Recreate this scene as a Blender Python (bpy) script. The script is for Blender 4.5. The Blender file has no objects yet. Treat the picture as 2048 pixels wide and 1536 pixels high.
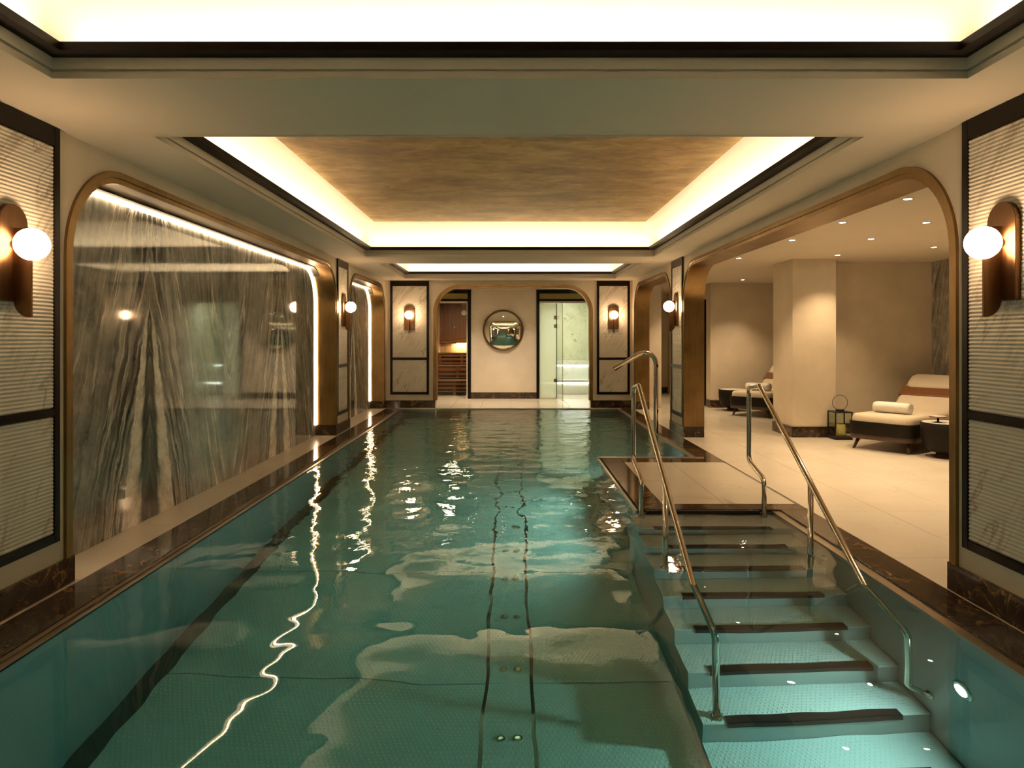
import bpy, bmesh, math, random
from mathutils import Vector, Matrix, noise
random.seed(7)
SC = bpy.context.scene
COL = SC.collection
PI = math.pi

# ------------------------------------------------------------------ camera
EYE = 1.393
F = 1400.0                      # focal length in pixels of the 2048 x 1536 frame
CX, CY = 1021.0, 677.0          # principal point
cam_d = bpy.data.cameras.new('camera')
cam_d.sensor_width = 36.0
cam_d.lens = F / 2048 * 36
cam_d.shift_x = (1024 - CX) / 2048
cam_d.shift_y = -(768 - CY) / 2048
cam_d.clip_start = 0.02
cam = bpy.data.objects.new('camera', cam_d)
cam.location = (0, 0, EYE)
cam.rotation_euler = (PI / 2, 0, 0)
COL.objects.link(cam)
SC.camera = cam

# ------------------------------------------------------------------ world, exposure
w = bpy.data.worlds.new('world')
w.use_nodes = True
w.node_tree.nodes['Background'].inputs[0].default_value = (0, 0, 0, 1)
SC.world = w
SC.view_settings.view_transform = 'Standard'
SC.view_settings.look = 'None'
SC.view_settings.gamma = 1
SC.view_settings.use_curve_mapping = False
SC.view_settings.exposure = 0.0
SC.cycles.use_denoising = True
SC.cycles.max_bounces = 7
SC.cycles.diffuse_bounces = 3
SC.cycles.glossy_bounces = 4
SC.cycles.transmission_bounces = 6
SC.cycles.transparent_max_bounces = 24
SC.cycles.sample_clamp_indirect = 6.0
SC.cycles.caustics_reflective = False
SC.cycles.blur_glossy = 0.5
SC.cycles.adaptive_threshold = 0.15
SC.cycles.adaptive_min_samples = 20

WARM = (1.0, 0.66, 0.34)
COVE_COL = (1.0, 0.76, 0.46)
COVE_W = 2.7       # watts per metre of cove strip
GLOBE_E = 46.0
LED_E = 30.0
DOWN_W = 100.0
POOL_W = 15.0

# ------------------------------------------------------------------ sizes
ZC = 2.556           # hall ceiling
ZL = 2.515           # lounge ceiling
XL, XR = -2.519, 2.451
TH = 0.28            # thickness of the side walls
YF = 14.06           # far wall
YV = 16.21           # vestibule back wall
WATER = -0.02
POOLZ = -1.44
PX0, PX1 = -2.163, 2.131
PY0, PY1 = -1.0, 13.985

# ------------------------------------------------------------------ helpers
def tag(o, label=None, cat=None, group=None, kind=None):
    if label: o['label'] = label
    if cat: o['category'] = cat
    if group: o['group'] = group
    if kind: o['kind'] = kind
    return o

def empty(name, loc, rz=0.0, label=None, cat=None, group=None, kind=None):
    o = bpy.data.objects.new(name, None)
    o.empty_display_size = 0.1
    o.location = loc
    o.rotation_euler = (0, 0, rz)
    COL.objects.link(o)
    return tag(o, label, cat, group, kind)

def wloc(o):
    v = Vector((0, 0, 0))
    while o is not None:
        v += o.location
        o = o.parent
    return v

class MB:
    """collects verts and faces in world (or local) coordinates"""
    def __init__(s): s.v = []; s.f = []; s.sm = []
    def add(s, vs, fs, smooth=False):
        b = len(s.v)
        s.v += [Vector(p) for p in vs]
        s.f += [tuple(b + i for i in q) for q in fs]
        s.sm += [smooth] * len(fs)
        return s
    def box(s, x0, x1, y0, y1, z0, z1):
        vs = [(x, y, z) for z in (z0, z1) for y in (y0, y1) for x in (x0, x1)]
        return s.add(vs, [(0, 2, 3, 1), (4, 5, 7, 6), (0, 1, 5, 4), (2, 6, 7, 3), (0, 4, 6, 2), (1, 3, 7, 5)])
    def loft(s, rings, cap0=True, cap1=True, smooth=True, closed=True):
        n = len(rings[0]); vs = [p for r in rings for p in r]; fs = []
        for i in range(len(rings) - 1):
            for j in range(n if closed else n - 1):
                k = (j + 1) % n
                fs.append((i * n + j, i * n + k, (i + 1) * n + k, (i + 1) * n + j))
        m = len(fs)
        b = len(s.v)
        s.add(vs, fs, smooth)
        if cap0: s.f.append(tuple(b + j for j in reversed(range(n)))); s.sm.append(False)
        if cap1: s.f.append(tuple(b + (len(rings) - 1) * n + j for j in range(n))); s.sm.append(False)
        return s
    def lathe(s, prof, c=(0, 0), n=32, smooth=True, cap0=True, cap1=True):
        rings = [[(c[0] + r * math.cos(2 * PI * j / n), c[1] + r * math.sin(2 * PI * j / n), z) for j in range(n)] for r, z in prof]
        return s.loft(rings, cap0, cap1, smooth)
    def sphere(s, c, r, n=24, m=14):
        rings = []
        for i in range(1, m):
            a = PI * i / m - PI / 2
            rings.append([(c[0] + r * math.cos(a) * math.cos(2 * PI * j / n), c[1] + r * math.cos(a) * math.sin(2 * PI * j / n), c[2] + r * math.sin(a)) for j in range(n)])
        return s.loft(rings)
    def tube(s, pts, r, n=16, caps=True):
        pts = [Vector(p) for p in pts]
        rings = []
        t0 = (pts[1] - pts[0]).normalized()
        up = Vector((1, 0, 0)) if abs(t0.x) < .9 else Vector((0, 0, 1))
        nrm = t0.cross(up).normalized()
        for i, p in enumerate(pts):
            if i == 0: t = pts[1] - pts[0]
            elif i == len(pts) - 1: t = pts[-1] - pts[-2]
            else: t = (pts[i + 1] - p).normalized() + (p - pts[i - 1]).normalized()
            t.normalize()
            nrm = (nrm - t * nrm.dot(t)).normalized()
            bi = t.cross(nrm)
            rings.append([p + (nrm * math.cos(2 * PI * j / n) + bi * math.sin(2 * PI * j / n)) * r for j in range(n)])
        return s.loft(rings, caps, caps)
    def build(s, name, mat, parent=None, local=False, bevel=0, seg=2, **kw):
        off = wloc(parent) if (parent is not None and not local) else Vector((0, 0, 0))
        me = bpy.data.meshes.new(name)
        me.from_pydata([tuple(p - off) for p in s.v], [], s.f)
        me.polygons.foreach_set('use_smooth', s.sm)
        if bevel or kw.pop('fix', True):
            bm = bmesh.new(); bm.from_mesh(me)
            bmesh.ops.recalc_face_normals(bm, faces=bm.faces)
            if bevel:
                es = [e for e in bm.edges if len(e.link_faces) == 2 and e.calc_face_angle(0) > 0.6]
                bmesh.ops.bevel(bm, geom=es, offset=bevel, segments=seg, affect='EDGES', profile=0.5)
            bm.to_mesh(me); bm.free()
        me.materials.append(mat)
        o = bpy.data.objects.new(name, me)
        COL.objects.link(o)
        if parent is not None: o.parent = parent
        return tag(o, **kw) if kw else o

def box(name, x, y, z, mat, parent=None, bevel=0, **kw):
    return MB().box(x[0], x[1], y[0], y[1], z[0], z[1]).build(name, mat, parent, bevel=bevel, **kw)

def copy_tree(o, parent=None):
    c = o.copy(); COL.objects.link(c); c.parent = parent
    for ch in list(o.children): copy_tree(ch, c)
    return c

def rrect(hx, hy, r, n=6, c=(0, 0)):
    r = max(min(r, hx - 1e-4, hy - 1e-4), 1e-4)
    out = []
    for k, (sx, sy) in enumerate(((1, 1), (-1, 1), (-1, -1), (1, -1))):
        for i in range(n + 1):
            a = PI / 2 * k + PI / 2 * i / n
            out.append((c[0] + sx * (hx - r) + r * math.cos(a), c[1] + sy * (hy - r) + r * math.sin(a)))
    return out

def pillow_rings(hx, hy, rc, z0, z1, e, c=(0, 0), n=6, m=4):
    """rounded slab: plan corner radius rc, edge radius e"""
    rings = []
    for i in range(m + 1):
        a = PI / 2 * i / m
        d = e * (1 - math.sin(a)); rings.append([(x, y, z0 + e * (1 - math.cos(a))) for x, y in rrect(hx - d, hy - d, rc - d, n, c)])
    for i in range(m + 1):
        a = PI / 2 * i / m
        d = e * (1 - math.cos(a)); rings.append([(x, y, z1 - e * (1 - math.sin(a))) for x, y in rrect(hx - d, hy - d, rc - d, n, c)])
    return rings

def fillet(pts, r, n=6):
    """polyline with rounded corners"""
    pts = [Vector(p) for p in pts]; out = [pts[0]]
    for i in range(1, len(pts) - 1):
        rr = r[i - 1] if isinstance(r, (list, tuple)) else r
        a = (pts[i - 1] - pts[i]); b = (pts[i + 1] - pts[i])
        la, lb = a.length, b.length; a.normalize(); b.normalize()
        ang = a.angle(b)
        if ang > PI - 1e-3: out.append(pts[i]); continue
        d = min(rr / math.tan(ang / 2), la * .49, lb * .49)
        rad = d * math.tan(ang / 2)
        cen = pts[i] + (a + b).normalized() * (rad / math.sin(ang / 2))
        p0, p1 = pts[i] + a * d, pts[i] + b * d
        v0, v1 = p0 - cen, p1 - cen
        th = v0.angle(v1)
        for k in range(n + 1):
            t = k / n
            out.append(cen + (v0 * math.sin((1 - t) * th) + v1 * math.sin(t * th)) / math.sin(th))
    out.append(pts[-1])
    return out

def u_path(s0, s1, zt, r, zb=0.0, n=14):
    """upside-down U: up at s0, rounded corners, down at s1"""
    p = [(s0, zb)]
    for i in range(n + 1):
        a = PI - PI / 2 * i / n
        p.append((s0 + r + r * math.cos(a), zt - r + r * math.sin(a)))
    for i in range(n + 1):
        a = PI / 2 - PI / 2 * i / n
        p.append((s1 - r + r * math.cos(a), zt - r + r * math.sin(a)))
    p.append((s1, zb))
    return p

def at_floor(px, py, z=0.0):
    y = F * (EYE - z) / (py - CY)
    return (px - CX) * y / F, y
def at(px, py, y):
    return (px - CX) * y / F, EYE - (py - CY) * y / F

# ------------------------------------------------------------------ materials
def nmat(name):
    m = bpy.data.materials.new(name); m.use_nodes = True
    nt = m.node_tree; nt.nodes.clear()
    out = nt.nodes.new('ShaderNodeOutputMaterial')
    return m, nt, out
def N(nt, t, **kw):
    n = nt.nodes.new(t)
    for k, v in kw.items():
        if k == 'op': n.operation = v
        elif k.startswith('i_'):
            key = k[2:]
            key = int(key) if key.isdigit() else key
            n.inputs[key].default_value = v
        else: setattr(n, k, v)
    return n
def L(nt, a, b): nt.links.new(a, b)
def coords(nt, scale=(1, 1, 1), rot=(0, 0, 0), kind='Object', vt='POINT'):
    tc = N(nt, 'ShaderNodeTexCoord'); mp = N(nt, 'ShaderNodeMapping', vector_type=vt)
    mp.inputs['Scale'].default_value = scale; mp.inputs['Rotation'].default_value = rot
    if kind == 'World':
        g = N(nt, 'ShaderNodeNewGeometry'); L(nt, g.outputs['Position'], mp.inputs[0])
    else: L(nt, tc.outputs[kind], mp.inputs[0])
    return mp.outputs[0]
def ramp(nt, fac, stops, interp='LINEAR'):
    r = N(nt, 'ShaderNodeValToRGB'); cr = r.color_ramp; cr.interpolation = interp
    while len(cr.elements) > 1: cr.elements.remove(cr.elements[-1])
    cr.elements[0].position = stops[0][0]; cr.elements[0].color = (*stops[0][1], 1)
    for p, c in stops[1:]:
        e = cr.elements.new(p); e.color = (*c, 1)
    L(nt, fac, r.inputs[0]); return r.outputs[0]
def math_n(nt, op, a, b=None, c=None):
    m = N(nt, 'ShaderNodeMath', op=op)
    for i, v in enumerate((a, b, c)):
        if v is None: continue
        if isinstance(v, (int, float)): m.inputs[i].default_value = v
        else: L(nt, v, m.inputs[i])
    return m.outputs[0]
def mix_n(nt, fac, a, b):
    m = N(nt, 'ShaderNodeMix', data_type='RGBA')
    for i, v in ((0, fac), (6, a), (7, b)):
        if isinstance(v, (int, float)): m.inputs[i].default_value = v
        elif isinstance(v, tuple): m.inputs[i].default_value = (*v, 1)
        else: L(nt, v, m.inputs[i])
    return m.outputs[2]
def pbsdf(nt, out, color, rough=.5, metal=0.0, spec=.5, **kw):
    b = N(nt, 'ShaderNodeBsdfPrincipled')
    for key, v in (('Base Color', color), ('Roughness', rough), ('Metallic', metal), ('Specular IOR Level', spec)):
        if isinstance(v, (int, float)): b.inputs[key].default_value = v
        elif isinstance(v, tuple): b.inputs[key].default_value = (*v, 1)
        else: L(nt, v, b.inputs[key])
    for k, v in kw.items(): b.inputs[k].default_value = v
    L(nt, b.outputs[0], out.inputs[0])
    return b
def bump(nt, b, h, strength=.2, dist=.01):
    n = N(nt, 'ShaderNodeBump'); n.inputs['Strength'].default_value = strength; n.inputs['Distance'].default_value = dist
    L(nt, h, n.inputs['Height']); L(nt, n.outputs[0], b.inputs['Normal'])
def noise_n(nt, vec, scale, detail=4, rough=.55, dist=0.0):
    n = N(nt, 'ShaderNodeTexNoise'); n.inputs['Scale'].default_value = scale; n.inputs['Detail'].default_value = detail
    n.inputs['Roughness'].default_value = rough; n.inputs['Distortion'].default_value = dist
    L(nt, vec, n.inputs['Vector']); return n.outputs['Fac']

def mat_plain(name, col, rough=.5, metal=0.0, var=.08, scale=6.0, spec=.5, kind='World', stretch=(1, 1, 1), bmp=0.0):
    m, nt, out = nmat(name)
    v = coords(nt, stretch, kind=kind)
    f = noise_n(nt, v, scale, 5)
    lo = tuple(c * (1 - var) for c in col); hi = tuple(min(1, c * (1 + var)) for c in col)
    b = pbsdf(nt, out, ramp(nt, f, [(.3, lo), (.7, hi)]), rough, metal, spec)
    if bmp: bump(nt, b, f, bmp, .004)
    return m

def mat_emit(name, col, e):
    m, nt, out = nmat(name)
    n = N(nt, 'ShaderNodeEmission'); n.inputs[0].default_value = (*col, 1); n.inputs[1].default_value = e
    L(nt, n.outputs[0], out.inputs[0]); m.cycles.emission_sampling = 'NONE' if name in ('downlight_lens', 'pool_lamp_lens') else 'AUTO'; return m

def mat_veined(name, base, base2, vein, rough, vscale=3.0, width=.035, kind='World', rot=(0, 0, 0), bscale=2.5, second=True, spec=.5):
    """stone with thin branching veins"""
    m, nt, out = nmat(name)
    v = coords(nt, (1, 1, 1), rot, kind)
    f = noise_n(nt, v, bscale, 6)
    c = ramp(nt, f, [(.3, base), (.72, base2)])
    for k, (sc, wd, am) in enumerate(((vscale, width, .9), (vscale * 2.7, width * .8, .5))):
        if k and not second: break
        n1 = noise_n(nt, v, sc, 5, .55, 1.2)
        d = math_n(nt, 'ABSOLUTE', math_n(nt, 'SUBTRACT', n1, .5))
        mask = ramp(nt, d, [(0, (am,) * 3), (wd, (0, 0, 0))])
        breaks = ramp(nt, noise_n(nt, v, sc * .8 + 1, 2), [(.42, (0, 0, 0)), (.62, (1, 1, 1))])
        c = mix_n(nt, math_n(nt, 'MULTIPLY', mask, breaks), c, vein)
    pbsdf(nt, out, c, rough, 0, spec)
    return m

M = {}
M['plaster'] = mat_plain('cream_microcement', (.74, .645, .52), .62, var=.07, scale=2.2, bmp=.05)
M['plaster_lounge'] = mat_plain('sand_plaster', (.72, .62, .475), .6, var=.10, scale=1.8, bmp=.06)
M['ceiling'] = mat_plain('ceiling_paint', (.74, .645, .525), .7, var=.02, scale=1.5)
M['cove'] = mat_plain('cove_white', (.88, .83, .74), .7, var=.01)
M['dark_trim'] = mat_plain('dark_bronze_lacquer', (.010, .006, .004), .45, var=.15, scale=8, spec=.08)
M['black_frame'] = mat_plain('black_bronze_frame', (.010, .0065, .005), .25, var=.15, scale=9, spec=.16)
M['white_trim'] = mat_plain('white_frame_paint', (.72, .70, .64), .4, var=.03)
M['steel'] = mat_plain('polished_steel', (.72, .66, .58), .09, 1.0, var=.04, scale=20)
M['steel_rim'] = mat_plain('brushed_steel_rim', (.55, .46, .36), .3, .9, var=.08, scale=8)
M['wood_dark'] = mat_plain('dark_walnut', (.055, .028, .016), .4, var=.3, scale=6, stretch=(1, 1, 6), kind='Object')
M['leather_black'] = mat_plain('black_leather', (.011, .008, .006), .5, var=.2, scale=25, kind='Object', bmp=.1, spec=.15)
M['leather_tan'] = mat_plain('tan_leather', (.17, .066, .018), .42, var=.12, scale=18, kind='Object', bmp=.1)
M['linen'] = mat_plain('cream_linen', (.62, .53, .40), .85, var=.06, scale=60, kind='Object', bmp=.15)
M['towel'] = mat_plain('white_towel', (.84, .80, .74), .95, var=.05, scale=90, kind='Object', bmp=.5)
M['candle'] = mat_plain('candle_wax', (.70, .60, .22), .5, var=.05, scale=8, kind='Object')
M['black_metal'] = mat_plain('black_metal', (.02, .016, .013), .4, .4, var=.1, kind='Object')
M['table_white'] = mat_plain('white_tabletop', (.70, .66, .60), .35, var=.03, kind='Object')
M['black_rubber'] = mat_plain('black_rubber', (.008, .008, .008), .6, var=.2, scale=40)
M['gutter'] = mat_plain('dark_gutter_steel', (.07, .09, .085), .4, .3, var=.1)
M['grout'] = mat_plain('grout', (.20, .16, .12), .8, var=.1)

# brass, brushed vertically
def mat_brass(name, col, col2, rough, stretch):
    m, nt, out = nmat(name)
    v = coords(nt, stretch, kind='World')
    f = noise_n(nt, v, 9, 6, .6)
    f2 = noise_n(nt, coords(nt, (1, 1, 1), kind='World'), 2.5, 4)
    c = ramp(nt, math_n(nt, 'MULTIPLY_ADD', f2, .6, math_n(nt, 'MULTIPLY', f, .4)), [(.35, col), (.65, col2)])
    r = math_n(nt, 'MULTIPLY_ADD', f, .18, rough - .09)
    b = pbsdf(nt, out, c, r, 1.0)
    bump(nt, b, f, .06, .003)
    return m
M['brass'] = mat_brass('aged_brass', (.20, .122, .046), (.33, .215, .092), .34, (7, 7, .35))
M['bronze'] = mat_brass('sconce_bronze', (.115, .060, .030), (.19, .105, .050), .33, (5, 5, .5))

# fluted white marble
m, nt, out = nmat('fluted_marble')
v = coords(nt, (1, 1, 1), (0, .75, .2))
f = noise_n(nt, v, 2.2, 5, .5, .6)
c = ramp(nt, f, [(.3, (.70, .63, .54)), (.7, (.80, .745, .66))])
v2 = coords(nt, (1 / 3.6, 1.0, 1 / .8), (0, .62, 0), vt='TEXTURE')
n1 = noise_n(nt, v2, 1.3, 6, .6, 1.0)
d = math_n(nt, 'ABSOLUTE', math_n(nt, 'SUBTRACT', n1, .5))
mask = ramp(nt, d, [(0, (.9,) * 3), (.010, (.5,) * 3), (.035, (0, 0, 0))])
brk = ramp(nt, noise_n(nt, v, 2.0, 2), [(.38, (0, 0, 0)), (.58, (1, 1, 1))])
c = mix_n(nt, math_n(nt, 'MULTIPLY', mask, brk), c, (.36, .29, .23))
pbsdf(nt, out, c, .38)
M['fluted'] = m

M['emperador'] = mat_veined('emperador_marble', (.020, .012, .008), (.050, .032, .022), (.40, .22, .08), .10, 3.4, .020)
M['tile'] = mat_veined('beige_marble_tile', (.67, .59, .475), (.73, .655, .54), (.60, .52, .41), .22, 1.1, .008, bscale=1.6, second=False)
M['green_marble'] = mat_veined('pale_green_marble', (.60, .62, .44), (.72, .73, .56), (.36, .38, .24), .3, 3.2, .03, bscale=3)
M['steam_tile'] = mat_veined('white_steam_tile', (.72, .73, .66), (.80, .81, .75), (.5, .52, .44), .3, 2.0, .02, bscale=3, second=False)

# book-matched flame marble: mirrored about vertical seams every 1.535 m
def mat_flame(name, y0, pitch, axis='Y', dark=1.0):
    m, nt, out = nmat(name)
    g = N(nt, 'ShaderNodeNewGeometry'); sp = N(nt, 'ShaderNodeSeparateXYZ'); L(nt, g.outputs['Position'], sp.inputs[0])
    s = math_n(nt, 'SUBTRACT', sp.outputs[axis], y0)
    u = math_n(nt, 'PINGPONG', s, pitch)
    z = sp.outputs['Z']
    # flow coordinate: lines hug a pointed flame at the seam and open downwards
    wob = N(nt, 'ShaderNodeCombineXYZ'); L(nt, u, wob.inputs[0]); L(nt, math_n(nt, 'MULTIPLY', z, .6), wob.inputs[1])
    n0 = math_n(nt, 'SUBTRACT', noise_n(nt, wob.outputs[0], 1.5, 3, .5), .5)
    n2 = math_n(nt, 'SUBTRACT', noise_n(nt, wob.outputs[0], 8, 5, .6), .5)
    hgt = N(nt, 'ShaderNodeMath', op='SMOOTH_MAX'); L(nt, math_n(nt, 'SUBTRACT', 1.74, z), hgt.inputs[0]); hgt.inputs[1].default_value = 0.0; hgt.inputs[2].default_value = .35
    hgt = hgt.outputs[0]
    wd = math_n(nt, 'MULTIPLY', math_n(nt, 'POWER', hgt, .85), .25)
    e = math_n(nt, 'SUBTRACT', math_n(nt, 'MULTIPLY_ADD', n2, .09, u), wd)               # 0 on the flame edge
    t = math_n(nt, 'MULTIPLY_ADD', n0, .34, math_n(nt, 'MULTIPLY_ADD', z, .06, e))
    cb = N(nt, 'ShaderNodeCombineXYZ'); L(nt, t, cb.inputs[0]); L(nt, math_n(nt, 'MULTIPLY', z, .05), cb.inputs[1])
    vec = cb.outputs[0]
    # broad bands of taupe, grey and green-black
    a = noise_n(nt, vec, 3.0, 2, .5)
    base = ramp(nt, a, [(.30, (.020, .024, .019)), (.40, (.075, .078, .062)), (.45, (.17, .155, .122)), (.50, (.115, .11, .088)),
                        (.545, (.032, .036, .029)), (.59, (.165, .15, .118)), (.65, (.085, .086, .07)), (.72, (.22, .19, .145))])
    # granular cloud inside the bands
    gv = N(nt, 'ShaderNodeCombineXYZ'); L(nt, u, gv.inputs[0]); L(nt, math_n(nt, 'MULTIPLY', z, .7), gv.inputs[1])
    cloud = noise_n(nt, gv.outputs[0], 7, 12, .78)
    base = mix_n(nt, .45, base, ramp(nt, cloud, [(.36, (.02, .023, .018)), (.5, (.10, .095, .077)), (.64, (.26, .22, .165))]))
    # dark and pale threads bunched along the flame edge
    dn = noise_n(nt, vec, 9, 2, .5)
    near = ramp(nt, math_n(nt, 'ABSOLUTE', e), [(0, (1, 1, 1)), (.22, (.9,) * 3), (.45, (.12,) * 3), (1, (.2,) * 3)])
    dm = ramp(nt, math_n(nt, 'ABSOLUTE', math_n(nt, 'SUBTRACT', dn, .47)), [(0, (1, 1, 1)), (.03, (.8,) * 3), (.05, (0, 0, 0))])
    base = mix_n(nt, math_n(nt, 'MULTIPLY', dm, near), base, (.010, .012, .010))
    lm = ramp(nt, math_n(nt, 'ABSOLUTE', math_n(nt, 'SUBTRACT', dn, .56)), [(0, (.9,) * 3), (.012, (.6,) * 3), (.03, (0, 0, 0))])
    base = mix_n(nt, math_n(nt, 'MULTIPLY', lm, near), base, (.27, .235, .185))
    # long cream veins leaning across the slab
    t2 = math_n(nt, 'MULTIPLY_ADD', z, .36, math_n(nt, 'MULTIPLY_ADD', n2, .06, math_n(nt, 'MULTIPLY_ADD', n0, .25, u)))
    c2 = N(nt, 'ShaderNodeCombineXYZ'); L(nt, t2, c2.inputs[0]); L(nt, math_n(nt, 'MULTIPLY', z, .04), c2.inputs[1])
    vn = noise_n(nt, c2.outputs[0], 6.5, 2, .5)
    vm = ramp(nt, math_n(nt, 'ABSOLUTE', math_n(nt, 'SUBTRACT', vn, .55)), [(0, (1, 1, 1)), (.006, (.8,) * 3), (.015, (0, 0, 0))])
    vb_ = ramp(nt, noise_n(nt, wob.outputs[0], 3, 2), [(.4, (.2,) * 3), (.6, (1, 1, 1))])
    base = mix_n(nt, math_n(nt, 'MULTIPLY', vm, vb_), base, (.40, .33, .26))
    # pale flame with a dark heart
    fl = ramp(nt, math_n(nt, 'DIVIDE', e, math_n(nt, 'MULTIPLY_ADD', hgt, -.23, -.02)), [(0, (0, 0, 0)), (.05, (.9,) * 3), (.5, (.8,) * 3), (.62, (0, 0, 0))])
    on = ramp(nt, hgt, [(.12, (0, 0, 0)), (.3, (1, 1, 1))])
    base = mix_n(nt, math_n(nt, 'MULTIPLY', fl, on), base, mix_n(nt, ramp(nt, cloud, [(.4, (0, 0, 0)), (.6, (1, 1, 1))]), (.24, .22, .185), (.52, .46, .385)))
    ht = ramp(nt, math_n(nt, 'DIVIDE', e, math_n(nt, 'MULTIPLY_ADD', hgt, -.23, -.02)), [(.62, (0, 0, 0)), (.68, (.85,) * 3), (.9, (.7,) * 3), (1, (.2,) * 3)])
    base = mix_n(nt, math_n(nt, 'MULTIPLY', ht, on), base, (.022, .025, .021))
    hs = N(nt, 'ShaderNodeHueSaturation'); hs.inputs['Value'].default_value = 2.9; hs.inputs['Saturation'].default_value = .58; L(nt, base, hs.inputs['Color'])
    pbsdf(nt, out, hs.outputs[0], .05, 0, .8)
    return m
M['flame'] = mat_flame('bookmatched_marble', 5.43, 1.535)
M['flame_far'] = mat_flame('bookmatched_marble_far', 12.42, 1.45)
M['flame_lounge'] = mat_flame('bookmatched_marble_lounge', 9.2, 1.5)

# gold leaf
m, nt, out = nmat('gold_leaf')
v = coords(nt, (1.0, 1.9, 1), kind='World')
f = math_n(nt, 'MULTIPLY_ADD', noise_n(nt, v, 1.1, 5, .55, .8), .55, math_n(nt, 'MULTIPLY', noise_n(nt, v, 4.5, 7, .65, .9), .45))
c = ramp(nt, f, [(.38, (.23, .125, .030)), (.5, (.40, .24, .072)), (.62, (.60, .40, .15))])
b = pbsdf(nt, out, c, .5, .25)
bump(nt, b, f, .1, .005)
M['gold_leaf'] = m

# pool steel with stamped studs
def mat_pool(name, col, studs, pitch=.027, rough=.38, metal=.35):
    m, nt, out = nmat(name)
    g = N(nt, 'ShaderNodeNewGeometry'); sp = N(nt, 'ShaderNodeSeparateXYZ'); L(nt, g.outputs['Position'], sp.inputs[0])
    f = noise_n(nt, g.outputs['Position'], 3.0, 4)
    c = ramp(nt, f, [(.3, tuple(x * .94 for x in col)), (.7, col)])
    if studs:
        def cell(o, off=0.0):
            return math_n(nt, 'SUBTRACT', math_n(nt, 'FRACT', math_n(nt, 'MULTIPLY_ADD', o, 1 / pitch, off)), .5)
        row = math_n(nt, 'MULTIPLY', math_n(nt, 'FLOOR', math_n(nt, 'DIVIDE', sp.outputs['Y'], pitch)), .5)
        fx = math_n(nt, 'SUBTRACT', math_n(nt, 'FRACT', math_n(nt, 'ADD', math_n(nt, 'MULTIPLY', sp.outputs['X'], 1 / pitch), row)), .5)
        fy = cell(sp.outputs['Y'])
        d = math_n(nt, 'SQRT', math_n(nt, 'ADD', math_n(nt, 'MULTIPLY', fx, fx), math_n(nt, 'MULTIPLY', fy, fy)))
        mask = ramp(nt, d, [(.10, (1, 1, 1)), (.26, (0, 0, 0))])
        c = mix_n(nt, math_n(nt, 'MULTIPLY', mask, .9), c, (.97, .98, .97))
        b = pbsdf(nt, out, c, rough, metal)
        bump(nt, b, mask, .8, .003)
    else:
        pbsdf(nt, out, c, rough, metal)
    return m
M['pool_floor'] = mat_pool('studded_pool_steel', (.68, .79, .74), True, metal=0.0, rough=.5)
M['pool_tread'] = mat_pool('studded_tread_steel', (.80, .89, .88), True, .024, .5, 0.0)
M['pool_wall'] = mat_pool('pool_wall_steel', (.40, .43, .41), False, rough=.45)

# water
m, nt, out = nmat('pool_water')
gl = N(nt, 'ShaderNodeBsdfRefraction'); gl.inputs['IOR'].default_value = 1.333; gl.inputs['Roughness'].default_value = 0.0
gs = N(nt, 'ShaderNodeBsdfGlossy'); gs.inputs['Roughness'].default_value = 0.0
fr = N(nt, 'ShaderNodeFresnel'); fr.inputs['IOR'].default_value = 1.333
v = coords(nt, (1, .8, 1), kind='World')
h = math_n(nt, 'MULTIPLY_ADD', noise_n(nt, v, 17, 2), .40, noise_n(nt, v, 7, 2))
spz = N(nt, 'ShaderNodeSeparateXYZ'); gg = N(nt, 'ShaderNodeNewGeometry'); L(nt, gg.outputs['Position'], spz.inputs[0])
amp = ramp(nt, math_n(nt, 'DIVIDE', spz.outputs['Y'], 14.0), [(.25, (.0,) * 3), (.45, (.25,) * 3), (.8, (.9,) * 3)])
bn = N(nt, 'ShaderNodeBump'); bn.inputs['Distance'].default_value = .012; L(nt, amp, bn.inputs['Strength']); L(nt, h, bn.inputs['Height'])
for q in (gl, gs, fr): L(nt, bn.outputs[0], q.inputs['Normal'])
mx = N(nt, 'ShaderNodeMixShader'); L(nt, fr.outputs[0], mx.inputs[0]); L(nt, gl.outputs[0], mx.inputs[1]); L(nt, gs.outputs[0], mx.inputs[2])
L(nt, mx.outputs[0], out.inputs[0])
ab = N(nt, 'ShaderNodeVolumeAbsorption'); ab.inputs[0].default_value = (.08, .77, .69, 1); ab.inputs[1].default_value = .36
L(nt, ab.outputs[0], out.inputs[1])
M['water'] = m

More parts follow.
